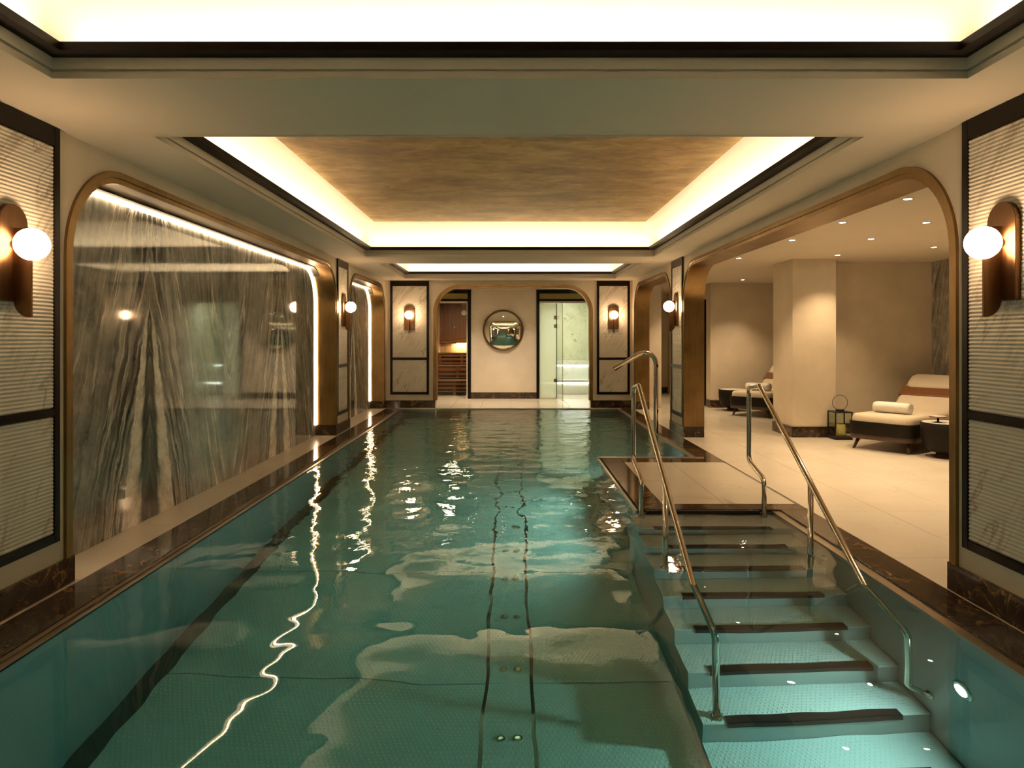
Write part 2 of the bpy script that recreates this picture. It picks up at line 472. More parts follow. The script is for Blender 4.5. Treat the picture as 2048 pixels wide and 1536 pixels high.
# clear and frosted glass
def mat_glass(name, tint, frost=0.0):
    m, nt, out = nmat(name)
    tr = N(nt, 'ShaderNodeBsdfTransparent'); tr.inputs[0].default_value = (*tint, 1)
    gs = N(nt, 'ShaderNodeBsdfGlossy'); gs.inputs['Roughness'].default_value = .02
    fr = N(nt, 'ShaderNodeFresnel'); fr.inputs['IOR'].default_value = 1.45
    geo = N(nt, 'ShaderNodeNewGeometry')
    mx = N(nt, 'ShaderNodeMixShader'); L(nt, math_n(nt, 'MULTIPLY', fr.outputs[0], math_n(nt, 'SUBTRACT', 1.0, geo.outputs['Backfacing'])), mx.inputs[0])
    body = tr.outputs[0]
    if frost:
        tl = N(nt, 'ShaderNodeBsdfTranslucent'); tl.inputs[0].default_value = (.96, .98, .90, 1)
        df = N(nt, 'ShaderNodeBsdfDiffuse'); df.inputs[0].default_value = (.72, .78, .66, 1)
        m1 = N(nt, 'ShaderNodeMixShader'); m1.inputs[0].default_value = .35; L(nt, tl.outputs[0], m1.inputs[1]); L(nt, df.outputs[0], m1.inputs[2])
        m2 = N(nt, 'ShaderNodeMixShader'); m2.inputs[0].default_value = frost; L(nt, tr.outputs[0], m2.inputs[1]); L(nt, m1.outputs[0], m2.inputs[2])
        body = m2.outputs[0]
    L(nt, body, mx.inputs[1]); L(nt, gs.outputs[0], mx.inputs[2]); L(nt, mx.outputs[0], out.inputs[0])
    return m
M['glass'] = mat_glass('clear_glass', (.93, .96, .92))
M['frosted'] = mat_glass('frosted_green_glass', (.97, .99, .92), .88)
M['amber_glass'] = mat_plain('amber_transom', (.42, .33, .09), .15, var=.08, scale=2)
M['mirror'] = mat_plain('mirror_silver', (.86, .90, .86), .01, 1.0, var=.0)
def mat_wood(name, c1, c2, stretch, rough=.45):
    m, nt, out = nmat(name)
    f = noise_n(nt, coords(nt, stretch, kind='Object'), 4, 6, .6, .5)
    b = pbsdf(nt, out, ramp(nt, f, [(.3, c1), (.7, c2)]), rough)
    bump(nt, b, f, .1, .003)
    return m
M['sauna_wood'] = mat_wood('sauna_timber', (.12, .042, .012), (.22, .09, .027), (.5, 6, 6))
M['sauna_wood_v'] = mat_wood('sauna_timber_upright', (.12, .042, .013), (.22, .085, .026), (6, 6, .5))
M['sauna_pale'] = mat_wood('sauna_pale_timber', (.42, .26, .12), (.56, .37, .19), (6, 6, .5))
M['globe'] = mat_emit('globe_light', (1.0, .64, .34), GLOBE_E)
M['led'] = mat_emit('led_strip_light', (1.0, .72, .42), LED_E)
M['lens'] = mat_emit('downlight_lens', (1.0, .86, .66), 60.0)
M['sauna_led'] = mat_emit('sauna_light', (1.0, .72, .38), 14.0)
M['steam_led'] = mat_emit('steam_light', (.93, 1.0, .86), 16.0)
M['pool_lens'] = mat_emit('pool_lamp_lens', (1.0, .93, .80), 5.0)

def area(name, loc, size, direction, power, col, parent=None, spread=None, along=None):
    d = bpy.data.lights.new(name, 'AREA'); d.shape = 'RECTANGLE'; d.size, d.size_y = size
    d.energy = power; d.color = col
    if spread: d.spread = spread
    o = bpy.data.objects.new(name, d); COL.objects.link(o)
    o.location = loc
    o.rotation_euler = Vector(direction).to_track_quat('-Z', 'Y').to_euler()
    if along:                                   # local X runs along the given axis
        zz_ = -Vector(direction).normalized(); xx_ = Vector(along); xx_ = (xx_ - zz_ * xx_.dot(zz_)).normalized(); yy_ = zz_.cross(xx_)
        o.rotation_euler = Matrix((xx_, yy_, zz_)).transposed().to_euler()
    if parent is not None:
        o.parent = parent; o.location = Vector(loc) - wloc(parent)
    return o

# ================================================================== STRUCTURE
# ---- floor: slab with individual stone tiles
floor = MB()
floor.box(2.2, 6.5, -3.6, 18.4, -.3, -.006)
floor.box(-3.0, -2.2, -3.6, PY1 + .02, -.3, -.006)
floor.box(-3.0, 2.2, PY1 + .02, 19.6, -.3, -.006)
floor.box(-3.0, 2.2, -3.6, PY0 - .03, -.3, -.006)
floor = floor.build('floor', M['grout'], label='cream marble tile floor of the lounge, vestibule and pool edge', kind='structure')

tile_cache = {}
def tile(x0, x1, y0, y1, parent, mat, name='tile', top=0.0, gap=.0022, h=.02):
    if x1 - x0 < .03 or y1 - y0 < .03: return
    key = (round(x1 - x0, 3), round(y1 - y0, 3), mat.name, h, top)
    if key not in tile_cache:
        a, b = (x1 - x0) / 2 - gap, (y1 - y0) / 2 - gap
        e = .0012
        mb = MB()
        mb.loft([[(-a, -b, -h), (a, -b, -h), (a, b, -h), (-a, b, -h)], [(-a, -b, -e), (a, -b, -e), (a, b, -e), (-a, b, -e)],
                 [(-a + e, -b + e, 0), (a - e, -b + e, 0), (a - e, b - e, 0), (-a + e, b - e, 0)]], smooth=False)
        o = mb.build(name, mat, parent, local=True)
        tile_cache[key] = o.data
    else:
        o = bpy.data.objects.new(name, tile_cache[key]); COL.objects.link(o); o.parent = parent
    o.location = Vector(((x0 + x1) / 2, (y0 + y1) / 2, top)) - wloc(parent)
    return o

def tile_area(x0, x1, y0, y1, tx, ty, ox, oy, parent, mat, **kw):
    xs = [x0] + [ox + i * tx for i in range(-30, 40) if x0 + .02 < ox + i * tx < x1 - .02] + [x1]
    ys = [y0] + [oy + i * ty for i in range(-30, 40) if y0 + .02 < oy + i * ty < y1 - .02] + [y1]
    for a, b in zip(xs, xs[1:]):
        for c, d in zip(ys, ys[1:]): tile(a, b, c, d, parent, mat, **kw)
T = M['tile']
tile_area(2.425, 6.18, 1.2, 18.0, .6, 1.2, 0, 4.45, floor, T)
tile_area(2.425, 6.18, -3.6, 1.2, 3.0, 2.4, 0, 0, floor, T)
tile_area(1.28, 2.425, 5.90, 7.88, .6, 1.2, 0, 4.45, floor, T)
tile_area(-1.86, 1.96, 14.06, 17.4, .6, 1.2, 0, 15.0, floor, T)
tile_area(-2.80, -2.482, -3.6, YF, .6, 1.2, -4, 4.05, floor, T)
tile_area(-2.482, 2.425, PY1, YF, 1.2, .5, 0, 10, floor, T)
tile_area(-2.482, 2.425, -3.6, PY0 - .3, 1.2, 1.2, 0, -1.3, floor, T)

# ---- walls with arched openings
def wall_poly(name, arches, s0, s1, zt, front, back, axis, mat, **kw):
    """simple polygon (s, z) with arch notches, extruded from front to back"""
    poly = [(s0, 0.0)]
    for a in sorted(arches): poly += u_path(*a)
    poly += [(s1, 0.0), (s1, zt), (s0, zt)]
    def P(s, z, d): return (d, s, z) if axis == 'X' else (s, d, z)
    n = len(poly)
    bm = bmesh.new()
    va = [bm.verts.new(P(s, z, front)) for s, z in poly]
    vb = [bm.verts.new(P(s, z, back)) for s, z in poly]
    fa = bm.faces.new(va); fb = bm.faces.new(list(reversed(vb)))
    for i in range(n):
        j = (i + 1) % n
        bm.faces.new((va[j], va[i], vb[i], vb[j]))
    bm.normal_update()
    bmesh.ops.triangulate(bm, faces=[fa, fb], ngon_method='BEAUTY')
    bmesh.ops.recalc_face_normals(bm, faces=bm.faces)
    me = bpy.data.meshes.new(name); bm.to_mesh(me); bm.free()
    me.materials.append(mat)
    o = bpy.data.objects.new(name, me); COL.objects.link(o)
    return tag(o, kind='structure', **kw)

ZA = 2.458; RA = 0.58; TR = .075
archL = [(3.945, 10.135), (10.86, 14.0)]
archR = [(3.825, 9.94), (10.64, 13.83)]
archF = (-1.555, 1.655)
ZAF = 2.478
hole = .05
wall_left = wall_poly('wall_left', [(a + hole, b - hole, ZA - hole, RA - hole) for a, b in archL], -3.6, YF, ZC, XL, XL - TH + .003, 'X', M['plaster'],
                      label='cream plaster left wall with two arched marble niches')
wall_right = wall_poly('wall_right', [(a + hole, b - hole, ZA - hole, RA - hole) for a, b in archR], -3.6, YF, ZC, XR, XR + TH, 'X', M['plaster'],
                       label='cream plaster right wall with two wide arched openings to the lounge')
wall_back = wall_poly('wall_back', [(archF[0] + hole, archF[1] - hole, ZAF - hole, .55 - hole)], XL - TH, XR + TH + .3, ZC, YF, YF + .16, 'Y', M['plaster'],
                      label='cream plaster end wall with one wide arch behind the pool')
# recess walls and everything behind
box('wall_front', (-3.0, 6.5), (-3.75, -3.6), (0, 2.7), M['plaster'], label='plain cream wall behind the viewer', kind='structure')
nich = box('wall_niche', (XL - TH - .12, XL - TH - .02), (-3.6, 14.3), (0, 2.7), M['plaster'], label='wall behind the marble slabs of the left niches', kind='structure')
def slab_run(ys, mat):
    for a, b in zip(ys, ys[1:]):
        MB().box(XL - TH - .02, XL - TH, a + .0008, b - .0008, 0, ZC).build('marble_slab', mat, nich)
slab_run([3.895, 5.43, 6.965, 8.50, 10.035, 10.25], M['flame'])
slab_run([10.75, 12.42, 13.87, 14.05], M['flame_far'])

# ---- lounge walls
PLW = M['plaster_lounge']
box('wall_lounge', (4.50, 6.35), (10.27, 10.42), (0, ZL + .1), PLW, label='sand plaster lounge wall behind the nearer daybed', kind='structure')
col_ = box('wall_column', (3.978, 4.591), (9.874, 10.6), (0, ZL + .1), PLW, label='square sand plaster column behind the lantern', kind='structure')
box('wall_alcove', (4.03, 6.4), (14.10, 14.25), (0, ZL + .1), PLW, label='sand plaster wall behind the farther daybed', kind='structure')
box('wall_passage', (4.03, 4.15), (14.25, 18.0), (0, ZL + .1), PLW, label='side wall of the passage beyond the lounge', kind='structure')
box('wall_end', (2.3, 4.2), (17.95, 18.1), (0, ZL + .1), PLW, label='end wall of the passage seen through the far arch', kind='structure')
box('wall_passage_inner', (2.40, XR + TH), (YF + .16, 18.0), (0, ZL + .1), PLW, label='inner side wall of the passage', kind='structure')
lr = box('wall_lounge_right', (6.20, 6.35), (-3.6, 14.2), (0, ZL + .1), PLW, label='right side wall of the lounge clad in dark veined marble', kind='structure')
for a in range(8):
    MB().box(6.18, 6.20, 10.27 - 1.5 * (a + 1) + .001, 10.27 - 1.5 * a - .001, 0, ZL).build('marble_slab', M['flame_lounge'], lr)
dr = box('door_1', (4.005, 4.03), (14.42, 15.4), (0.02, 2.2), M['dark_trim'], label='dark door in the passage side wall', kind='structure', bevel=.004)
MB().tube(fillet([(4.005, 14.55, 1.0), (3.96, 14.55, 1.0), (3.96, 14.67, 1.0)], .01), .009).build('handle', M['steel'], dr)

# ---- ceilings
coffers = [(-2.05, 2.045, -2.8, 3.13), (-2.055, 2.04, 4.028, 9.924), (-2.055, 2.04, 10.85, 13.56)]
ce = MB()
x0c, x1c = -3.0, XR + .1
ce.box(x0c, -2.055, -3.75, 14.2, ZC, ZC + .02)
ce.box(2.045, x1c, -3.75, 14.2, ZC, ZC + .02)
for a, b in ((-3.75, -2.8), (3.13, 4.028), (9.924, 10.85), (13.56, 14.2)): ce.box(-2.055, 2.045, a, b, ZC, ZC + .02)
ceiling = ce.build('ceiling', M['ceiling'], label='cream hall ceiling with three glowing recessed coffers', kind='structure')
lc = box('ceiling_lounge', (XR + .02, 6.4), (-3.75, 18.1), (ZL, ZL + .08), M['ceiling'], label='flat lounge ceiling with small recessed downlights', kind='structure')
box('ceiling_vestibule', (-2.8, 2.45), (YF + .02, 19.7), (2.53, 2.6), M['ceiling'], label='flat ceiling of the vestibule behind the end arch', kind='structure')

def rloop(r, i, z): return [(r[0] + i, r[2] + i, z), (r[1] - i, r[2] + i, z), (r[1] - i, r[3] - i, z), (r[0] + i, r[3] - i, z)]
for k, r in enumerate(coffers):
    z = ZC
    MB().loft([rloop(r, i, z + d) for i, d in ((-.02, -.002), (.004, -.002), (.004, .028), (-.006, .029), (-.006, .036), (.012, .037), (.012, .09), (-.01, .09))],
              False, False, False).build('coffer_moulding', M['ceiling'], ceiling)
    MB().loft([rloop(r, i, z + d) for i, d in ((0, .088), (.095, .088), (.095, .125), (.085, .125), (.085, .102), (0, .102), (0, .088))],
              False, False, False).build('coffer_trim', M['dark_trim'], ceiling)
    prof = [(.086, .103), (-.07, .103), (-.07, .13)] + [(-.07 + .231 * (1 - math.cos(PI / 2 * t / 10)), .13 + .344 * math.sin(PI / 2 * t / 10)) for t in range(1, 11)]
    MB().loft([rloop(r, i, z + d) for i, d in prof], False, False, True).build('cove', M['cove'], ceiling)
    gp = MB(); q = rloop(r, .150, z + .474); gp.box(q[0][0], q[1][0], q[0][1], q[2][1], z + .470, z + .49)
    gp.build('gold_leaf_panel', M['gold_leaf'], ceiling)
    # strip lamps on the hidden ledge of each coffer
    ln_x, ln_y = r[1] - r[0] - .1, r[3] - r[2] - .1
    zz = z + .118
    for sgn, xx in ((1, r[0] + .02), (-1, r[1] - .02)):
        area('cove_lamp', (xx, (r[2] + r[3]) / 2, zz), (ln_y, .03), (-sgn * .45, 0, 1), COVE_W * ln_y, COVE_COL, ceiling, spread=2.2, along=(0, 1, 0))
    for sgn, yy in ((1, r[2] + .02), (-1, r[3] - .02)):
        area('cove_lamp', ((r[0] + r[1]) / 2, yy, zz), (ln_x, .03), (0, -sgn * .45, 1), COVE_W * ln_x, COVE_COL, ceiling, spread=2.2, along=(1, 0, 0))

# ---- baseboards of dark marble
BH = .15
def base_boxes(name, boxes, label):
    mb = MB()
    for b in boxes: mb.box(*b)
    return mb.build(name, M['emperador'], label=label, kind='structure')
t_ = .016
base_boxes('baseboard_left', [(XL - TH + .002, XL + t_, -3.59, archL[0][0] + TR + .004, 0, BH), (XL - TH + .002, XL + t_, archL[0][1] - TR - .004, archL[1][0] + TR + .004, 0, BH),
                              (XL - TH + .002, XL + t_, archL[1][1] - TR - .004, YF, 0, BH)], 'dark marble baseboard around the left pilasters')
base_boxes('baseboard_right', [(XR - t_, XR + TH - .002, -3.59, archR[0][0] + TR + .004, 0, BH), (XR - t_, XR + TH - .002, archR[0][1] - TR - .004, archR[1][0] + TR + .004, 0, BH),
                               (XR - t_, XR + TH - .002, archR[1][1] - TR - .004, YF, 0, BH)], 'dark marble baseboard around the right pilasters')
base_boxes('baseboard_back', [(XL + t_, archF[0] + .04, YF - t_, YF + .159, 0, BH), (archF[1] - .04, XR - t_, YF - t_, YF + .159, 0, BH)], 'dark marble baseboard on the end wall')
base_boxes('baseboard_lounge', [(4.591, 6.18, 10.254, 10.27, 0, BH), (3.962, 4.607, 9.858, 10.6, 0, BH), (4.014, 6.2, 14.084, 14.10, 0, BH), (4.014, 4.03, 14.1, 14.42, 0, BH),
                                (2.73, 4.03, 17.934, 17.95, 0, BH)], 'dark marble baseboard along the lounge walls and column')

# ---- brass arch surrounds
def arch_surround(a, b, zt, r, front, out, axis, depth, zb, label, led=False):
    """closed profile swept along the arch: stepped face trim and deep lining"""
    prof = [(0, 0), (0, .018), (.038, .018), (.042, .008), (TR, .008), (TR, -depth), (hole, -depth), (hole, 0)]
    root = empty('arch_surround', (front, (a + b) / 2, 0) if axis == 'X' else ((a + b) / 2, front, 0), label=label, cat='arch trim', group='brass arch surrounds')
    def P(s, z, p): return (front + out * p, s, z) if axis == 'X' else (s, front + out * p, z)
    paths = [u_path(a + d, b - d, zt - d, r - d, zb) for d, p in prof]
    mb = MB()
    for i in range(len(prof)):
        j = (i + 1) % len(prof)
        vs = []; n = len(paths[0])
        vs += [P(s, z, prof[i][1]) for s, z in paths[i]] + [P(s, z, prof[j][1]) for s, z in paths[j]]
        mb.add(vs, [(k, k + 1, n + k + 1, n + k) for k in range(n - 1)], True)
    mb.build('lining', M['brass'], root)
    if led:
        d = TR + .001
        rings = []
        pth = [u_path(a + q, b - q, zt - q, r - q, zb) for q in (d + .012, d + .024)]
        rings = [[P(*pth[0][k], -depth + .004), P(*pth[0][k], -depth + .016), P(*pth[1][k], -depth + .016), P(*pth[1][k], -depth + .004)] for k in range(len(pth[0]))]
        pc = [u_path(a + q, b - q, zt - q, r - q, zb) for q in (d + .005, d + .010)]  # added black lip that keeps the strip's light off the brass overhead
        MB().loft([[P(*pc[0][k], -depth + .004), P(*pc[0][k], -depth + .10), P(*pc[1][k], -depth + .10), P(*pc[1][k], -depth + .004)] for k in range(9, len(pc[0]) - 9)], smooth=False).build('led_shade_lip', M['black_metal'], root)
        MB().loft(rings, smooth=False).build('led_strip', M['led'], root, label='glowing warm light strip')
    return root
arch_surround(*archL[0], ZA, RA, XL, 1, 'X', TH - .004, BH, 'long brass arch surround of the left niche with a glowing light strip', True)
arch_surround(*archL[1], ZA, RA, XL, 1, 'X', TH - .004, BH, 'short far brass arch surround of the left niche with a glowing light strip', True)
arch_surround(*archR[0], ZA, RA, XR, -1, 'X', TH, BH, 'long brass arch surround opening on the daybed lounge')
arch_surround(*archR[1], ZA, RA, XR, -1, 'X', TH, BH, 'short far brass arch surround on the right wall')
arch_surround(*archF, ZAF, .55, YF, -1, 'Y', .16, BH, 'wide brass arch surround in the end wall around the mirror view')

# ================================================================== WALL PANELS (frame + fluted marble)
def flute_mesh(w, z0, z1, pitch=.0205, dep=.006, mid=3):
    rows = int(round((z1 - z0) / pitch)); p = (z1 - z0) / rows
    mb = MB(); rings = []
    for i in range(rows):
        for k in range(mid + 1):
            t = k / (mid + 1)
            y = -dep * math.sin(PI * t) if k else 0.0
            rings.append([(-w / 2, -.010 + y, z0 + (i + t) * p), (w / 2, -.010 + y, z0 + (i + t) * p)])
    rings.append([(-w / 2, -.010, z1), (w / 2, -.010, z1)])
    mb.loft(rings, False, False, True, closed=False)
    return mb

def wall_panel(loc, rz, width, label, sw=.047):
    z0, z1, zm = .27, ZC, .965
    o = empty('wall_panel', loc, rz, label, 'wall panel', 'framed fluted marble wall panels')
    h = width / 2
    for s in (-1, 1):
        MB().box(min(s * h, s * (h - sw)), max(s * h, s * (h - sw)), -.022, 0, z0, z1 - .004).build('frame_stile', M['black_frame'], o, local=True, bevel=.002, seg=1)
    for nm, a, b in (('bottom_rail', z0, z0 + .05), ('middle_rail', zm, zm + .045), ('top_rail', z1 - .108, z1 - .004)):
        MB().box(-h + sw, h - sw, -.0215, 0, a, b).build(nm, M['black_frame'], o, local=True, bevel=.002, seg=1)
    flute_mesh(width - 2 * sw - .004, z0 + .052, zm - .002).build('fluted_slab', M['fluted'], o, local=True)
    flute_mesh(width - 2 * sw - .004, zm + .047, z1 - .11).build('fluted_slab', M['fluted'], o, local=True)
    return o
RL, RR = PI / 2, -PI / 2
panels = [((XL, 3.495, 0), RL, .777, 'framed fluted marble panel at the left edge beside the long marble niche'),
          ((XL, 10.465, 0), RL, .66, 'framed fluted marble panel on the left pilaster between the two niches'),
          ((XR, 3.44, 0), RR, .66, 'framed fluted marble panel at the right edge beside the lounge opening'),
          ((XR, 10.25, 0), RR, .68, 'framed fluted marble panel on the right pilaster between the two openings'),
          ((-2.025, YF, 0), 0, .778, 'framed fluted marble panel on the end wall left of the arch'),
          ((2.064, YF, 0), 0, .662, 'framed fluted marble panel on the end wall right of the arch')]
for p in panels: wall_panel(*p)

# ================================================================== SCONCES
def make_sconce():
    o = empty('wall_sconce', (0, 0, 0), 0, 'x', 'wall lamp', 'bronze globe sconces')
    out = [(-.1, -.243), (.1, -.243)] + [(.1 * math.cos(PI * i / 16), .143 + .1 * math.sin(PI * i / 16)) for i in range(17)]
    MB().loft([[(x, y, z) for x, z in out] for y in (0, -.030)], smooth=False).build('back_plate', M['bronze'], o, local=True, bevel=.002, seg=1)
    r = .085
    fin = [(-.030, .122), (-.118, .122), (-.118, -.323)] + [(-.118 + .01 + (r - .01) * 0 - 0 , -.323)]
    fin = [(-.030, .122), (-.118, .122), (-.118, -.323), (-.108, -.323)] + [(-.030 - r * (1 - math.sin(PI / 2 * i / 10)) if False else -.030 - .078 * (1 - math.sin(PI / 2 * i / 10)), -.323 + .085 * (1 - math.cos(PI / 2 * i / 10))) for i in range(1, 11)]
    MB().loft([[(x, y, z) for y, z in fin] for x in (-.007, .007)], smooth=False).build('fin', M['bronze'], o, local=True, bevel=.0015, seg=1)
    MB().tube([(0, -.030, .041), (0, -.075, .041)], .022).build('socket', M['bronze'], o, local=True)
    MB().sphere((0, -.118, .041), .080, 32, 20).build('globe', M['globe'], o, local=True, label='glowing white glass globe')
    return o
sc0 = make_sconce()
ZS = 1.822
sconces = [((XL + .012, 3.495, ZS), RL, 'bronze globe sconce on the panel at the left edge of the picture'),
           ((XL + .012, 10.465, ZS), RL, 'bronze globe sconce on the left pilaster between the two niches'),
           ((XR - .012, 3.44, ZS), RR, 'bronze globe sconce on the panel at the right edge of the picture'),
           ((XR - .012, 10.25, ZS), RR, 'bronze globe sconce on the right pilaster between the two openings'),
           ((-2.025, YF - .012, ZS), 0, 'bronze globe sconce on the end wall left of the arch'),
           ((2.064, YF - .012, ZS), 0, 'bronze globe sconce on the end wall right of the arch')]
for i, (loc, rz, lab) in enumerate(sconces):
    o = sc0 if i == 0 else copy_tree(sc0)
    o.location = loc; o.rotation_euler = (0, 0, rz); o['label'] = lab

# ================================================================== POOL
pool = empty('swimming_pool', ((PX0 + PX1) / 2, 6.5, POOLZ), label='long stainless steel swimming pool sunk into the floor', cat='pool')
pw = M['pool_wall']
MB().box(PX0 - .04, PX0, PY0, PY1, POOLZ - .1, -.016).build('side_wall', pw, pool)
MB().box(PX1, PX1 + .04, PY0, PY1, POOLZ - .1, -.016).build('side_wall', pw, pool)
MB().box(PX0, PX1, PY1, PY1 + .035, POOLZ - .1, -.008).build('end_wall', pw, pool)
MB().box(PX0, PX1, PY0 - .04, PY0, POOLZ - .1, -.016).build('end_wall', pw, pool)
MB().box(1.06, PX1 + .02, 5.70, 8.19, POOLZ - .1, -.022).build('platform_wall', pw, pool)
for a, b in ((PX0, -2.06),):
    MB().box(PX0, -2.05, PY0, PY1, POOLZ - .02, POOLZ + .004).build('floor_gutter', M['gutter'], pool)
ys = [PY0, .3, 2.22, 4.16, 5.65, 7.6, 9.55, 11.5, PY1]
for a, b in zip(ys, ys[1:]):
    for x0, x1 in ((-2.16, -.158), (.137, PX1)):
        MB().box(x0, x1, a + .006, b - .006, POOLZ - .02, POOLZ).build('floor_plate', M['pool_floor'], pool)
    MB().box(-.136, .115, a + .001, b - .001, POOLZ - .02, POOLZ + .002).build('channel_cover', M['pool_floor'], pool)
MB().box(PX0, PX1, PY0, PY1, POOLZ - .08, POOLZ - .02).build('floor_base', M['black_rubber'], pool)
for i in range(15):
    y = 2.46 + .615 * i
    for x in (-.045, .045):
        MB().lathe([(.026, POOLZ + .002), (.026, POOLZ + .010), (.012, POOLZ + .012)], (x, y), 14).build('inlet_nozzle', M['steel'], pool)

# water: one closed body with a rippled top
def build_water():
    import numpy as np
    nx, ny = 190, 600
    x0, x1, y0, y1 = PX0 - .008, PX1 + .008, PY0 - .008, PY1 + .008
    rnd = random.Random(11)
    gx_ = np.linspace(x0, x1, nx + 1); gy_ = np.linspace(y0, y1, ny + 1)
    X, Y = np.meshgrid(gx_, gy_)
    Z = np.zeros_like(X)
    for i in range(34):
        lam = .30 * (3.6 ** rnd.random()); th = rnd.uniform(0, 2 * PI)
        k = 2 * PI / lam
        Z += .00098 * lam ** 1.1 * np.sin(k * (math.cos(th) * X + math.sin(th) * Y) + rnd.uniform(0, 2 * PI))
    near = np.clip((Y - 2.4) / 2.6, 0, 1)
    Z *= .30 + .70 * near
    S = np.zeros_like(X)                      # short ripples
    for i in range(30):
        lam = .13 * (2.2 ** rnd.random()); th = rnd.uniform(0, 2 * PI)
        k = 2 * PI / lam
        S += .00042 * lam * np.sin(k * (math.cos(th) * X + math.sin(th) * Y) + rnd.uniform(0, 2 * PI))
    Z += S * (.55 + .9 * np.clip((Y - 3.0) / 5.0, 0, 1))
    patch = .8 + .45 * np.sin(.9 * X + .55 * Y + 1.0) * np.sin(.7 * Y - .6 * X)
    ed = np.minimum(1, np.minimum(np.minimum(X - x0, x1 - X), np.minimum(Y - y0, y1 - Y)) / .04)
    Z = WATER + Z * patch * ed
    vs = np.stack([X, Y, Z], -1).reshape(-1, 3).tolist()
    top = len(vs)
    fs = [(j * (nx + 1) + i, j * (nx + 1) + i + 1, (j + 1) * (nx + 1) + i + 1, (j + 1) * (nx + 1) + i) for j in range(ny) for i in range(nx)]
    border = [i for i in range(nx + 1)] + [j * (nx + 1) + nx for j in range(1, ny + 1)] + [ny * (nx + 1) + i for i in range(nx - 1, -1, -1)] + [j * (nx + 1) for j in range(ny - 1, 0, -1)]
    zb = POOLZ - .012
    vs += [(vs[b][0], vs[b][1], zb) for b in border]
    n = len(border); sm = [True] * len(fs)
    for k in range(n):
        q = (k + 1) % n
        fs.append((border[q], border[k], top + k, top + q))
    fs.append(tuple(top + k for k in reversed(range(n))))
    mb = MB(); mb.add(vs, fs)
    mb.sm = sm + [False] * (len(fs) - len(sm))
    return mb.build('water', M['water'], label='clear rippled teal water filling the swimming pool', cat='water', kind='stuff')
build_water()

# coping
cop = empty('pool_coping', (XL + .1, 6.5, 0), label='dark brown marble coping around the swimming pool', cat='coping')
EM = M['emperador']
tile_area(-2.482, -2.229, PY0 - .3, PY1, 3, 1.2, 9, 4.15, cop, EM, name='coping_stone')
tile_area(2.194, 2.425, PY0 - .3, 5.70, 3, 1.2, 9, 4.6, cop, EM, name='coping_stone')
tile_area(1.05, 2.425, 5.70, 5.90, 1.2, 3, 1.28, 9.9, cop, EM, name='coping_stone')
tile_area(1.05, 1.28, 5.90, 7.88, 3, 1.2, 9, 6.86, cop, EM, name='coping_stone')
tile_area(1.05, 2.425, 7.88, 8.16, 1.2, 3, 1.28, 9.9, cop, EM, name='coping_stone')
tile_area(2.194, 2.425, 8.16, PY1, 3, 1.2, 9, 4.6, cop, EM, name='coping_stone')
tile_area(-2.229, 2.194, PY0 - .3, PY0, 1.2, 3, 0, 9.9, cop, EM, name='coping_stone')
mb = MB().box(-2.229, PX0, PY0, PY1, -.03, -.013); mb.build('overflow_rim', M['steel_rim'], cop)
MB().box(PX1, 2.194, PY0, 5.70, -.03, -.013).build('overflow_rim', M['steel_rim'], cop)
MB().box(PX1, 2.194, 8.20, PY1, -.03, -.013).build('overflow_rim', M['steel_rim'], cop)
MB().box(1.02, 2.26, 8.165, 8.215, -.05, .006).build('edge_bar', M['steel_rim'], cop, bevel=.003)
MB().box(1.035, 1.049, 5.70, 8.16, -.06, -.012).build('gutter_slot', M['black_rubber'], cop)
MB().box(1.015, 1.034, 5.70, 8.16, -.06, -.008).build('overflow_rim', M['steel_rim'], cop)
MB().box(1.10, 2.02, 5.672, 5.70, -.06, -.004).build('grip_strip', M['black_rubber'], cop)

# stairs: solid steel steps going down towards the viewer
st = empty('pool_stairs', (1.54, 5.3, POOLZ), label='underwater steel stairs with black grip strips going down into the pool', cat='stairs')
SX0, SX1, SY, STR, SD, SR = .969, 2.125, 5.309, .2937, .0917, .1741
for i in range(8):
    yf = SY - STR * i
    yb = 5.70 if i == 0 else SY - STR * (i - 1)
    zt = WATER - SD - SR * i
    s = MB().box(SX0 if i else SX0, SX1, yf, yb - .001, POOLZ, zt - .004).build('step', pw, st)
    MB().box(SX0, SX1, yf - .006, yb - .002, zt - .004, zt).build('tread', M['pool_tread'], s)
    g = MB(); g.box(1.09, 1.985, yf - .012, yf + .048, zt, zt + .006); g.box(1.09, 1.985, yf - .013, yf - .006, zt - .035, zt + .006)
    g.build('grip_strip', M['black_rubber'], s)

# small wall hooks beside the steps
for i, (y, z) in enumerate([(5.25, -.10), (4.95, -.14), (4.55, -.22), (4.15, -.35), (3.78, -.50)]):
    MB().tube([(PX1 - .012, y + .022 * math.cos(a), z + .022 * math.sin(a)) for a in [PI * 1.6 * k / 12 for k in range(13)]], .004, 8).build('wall_ring', M['steel'], pool)

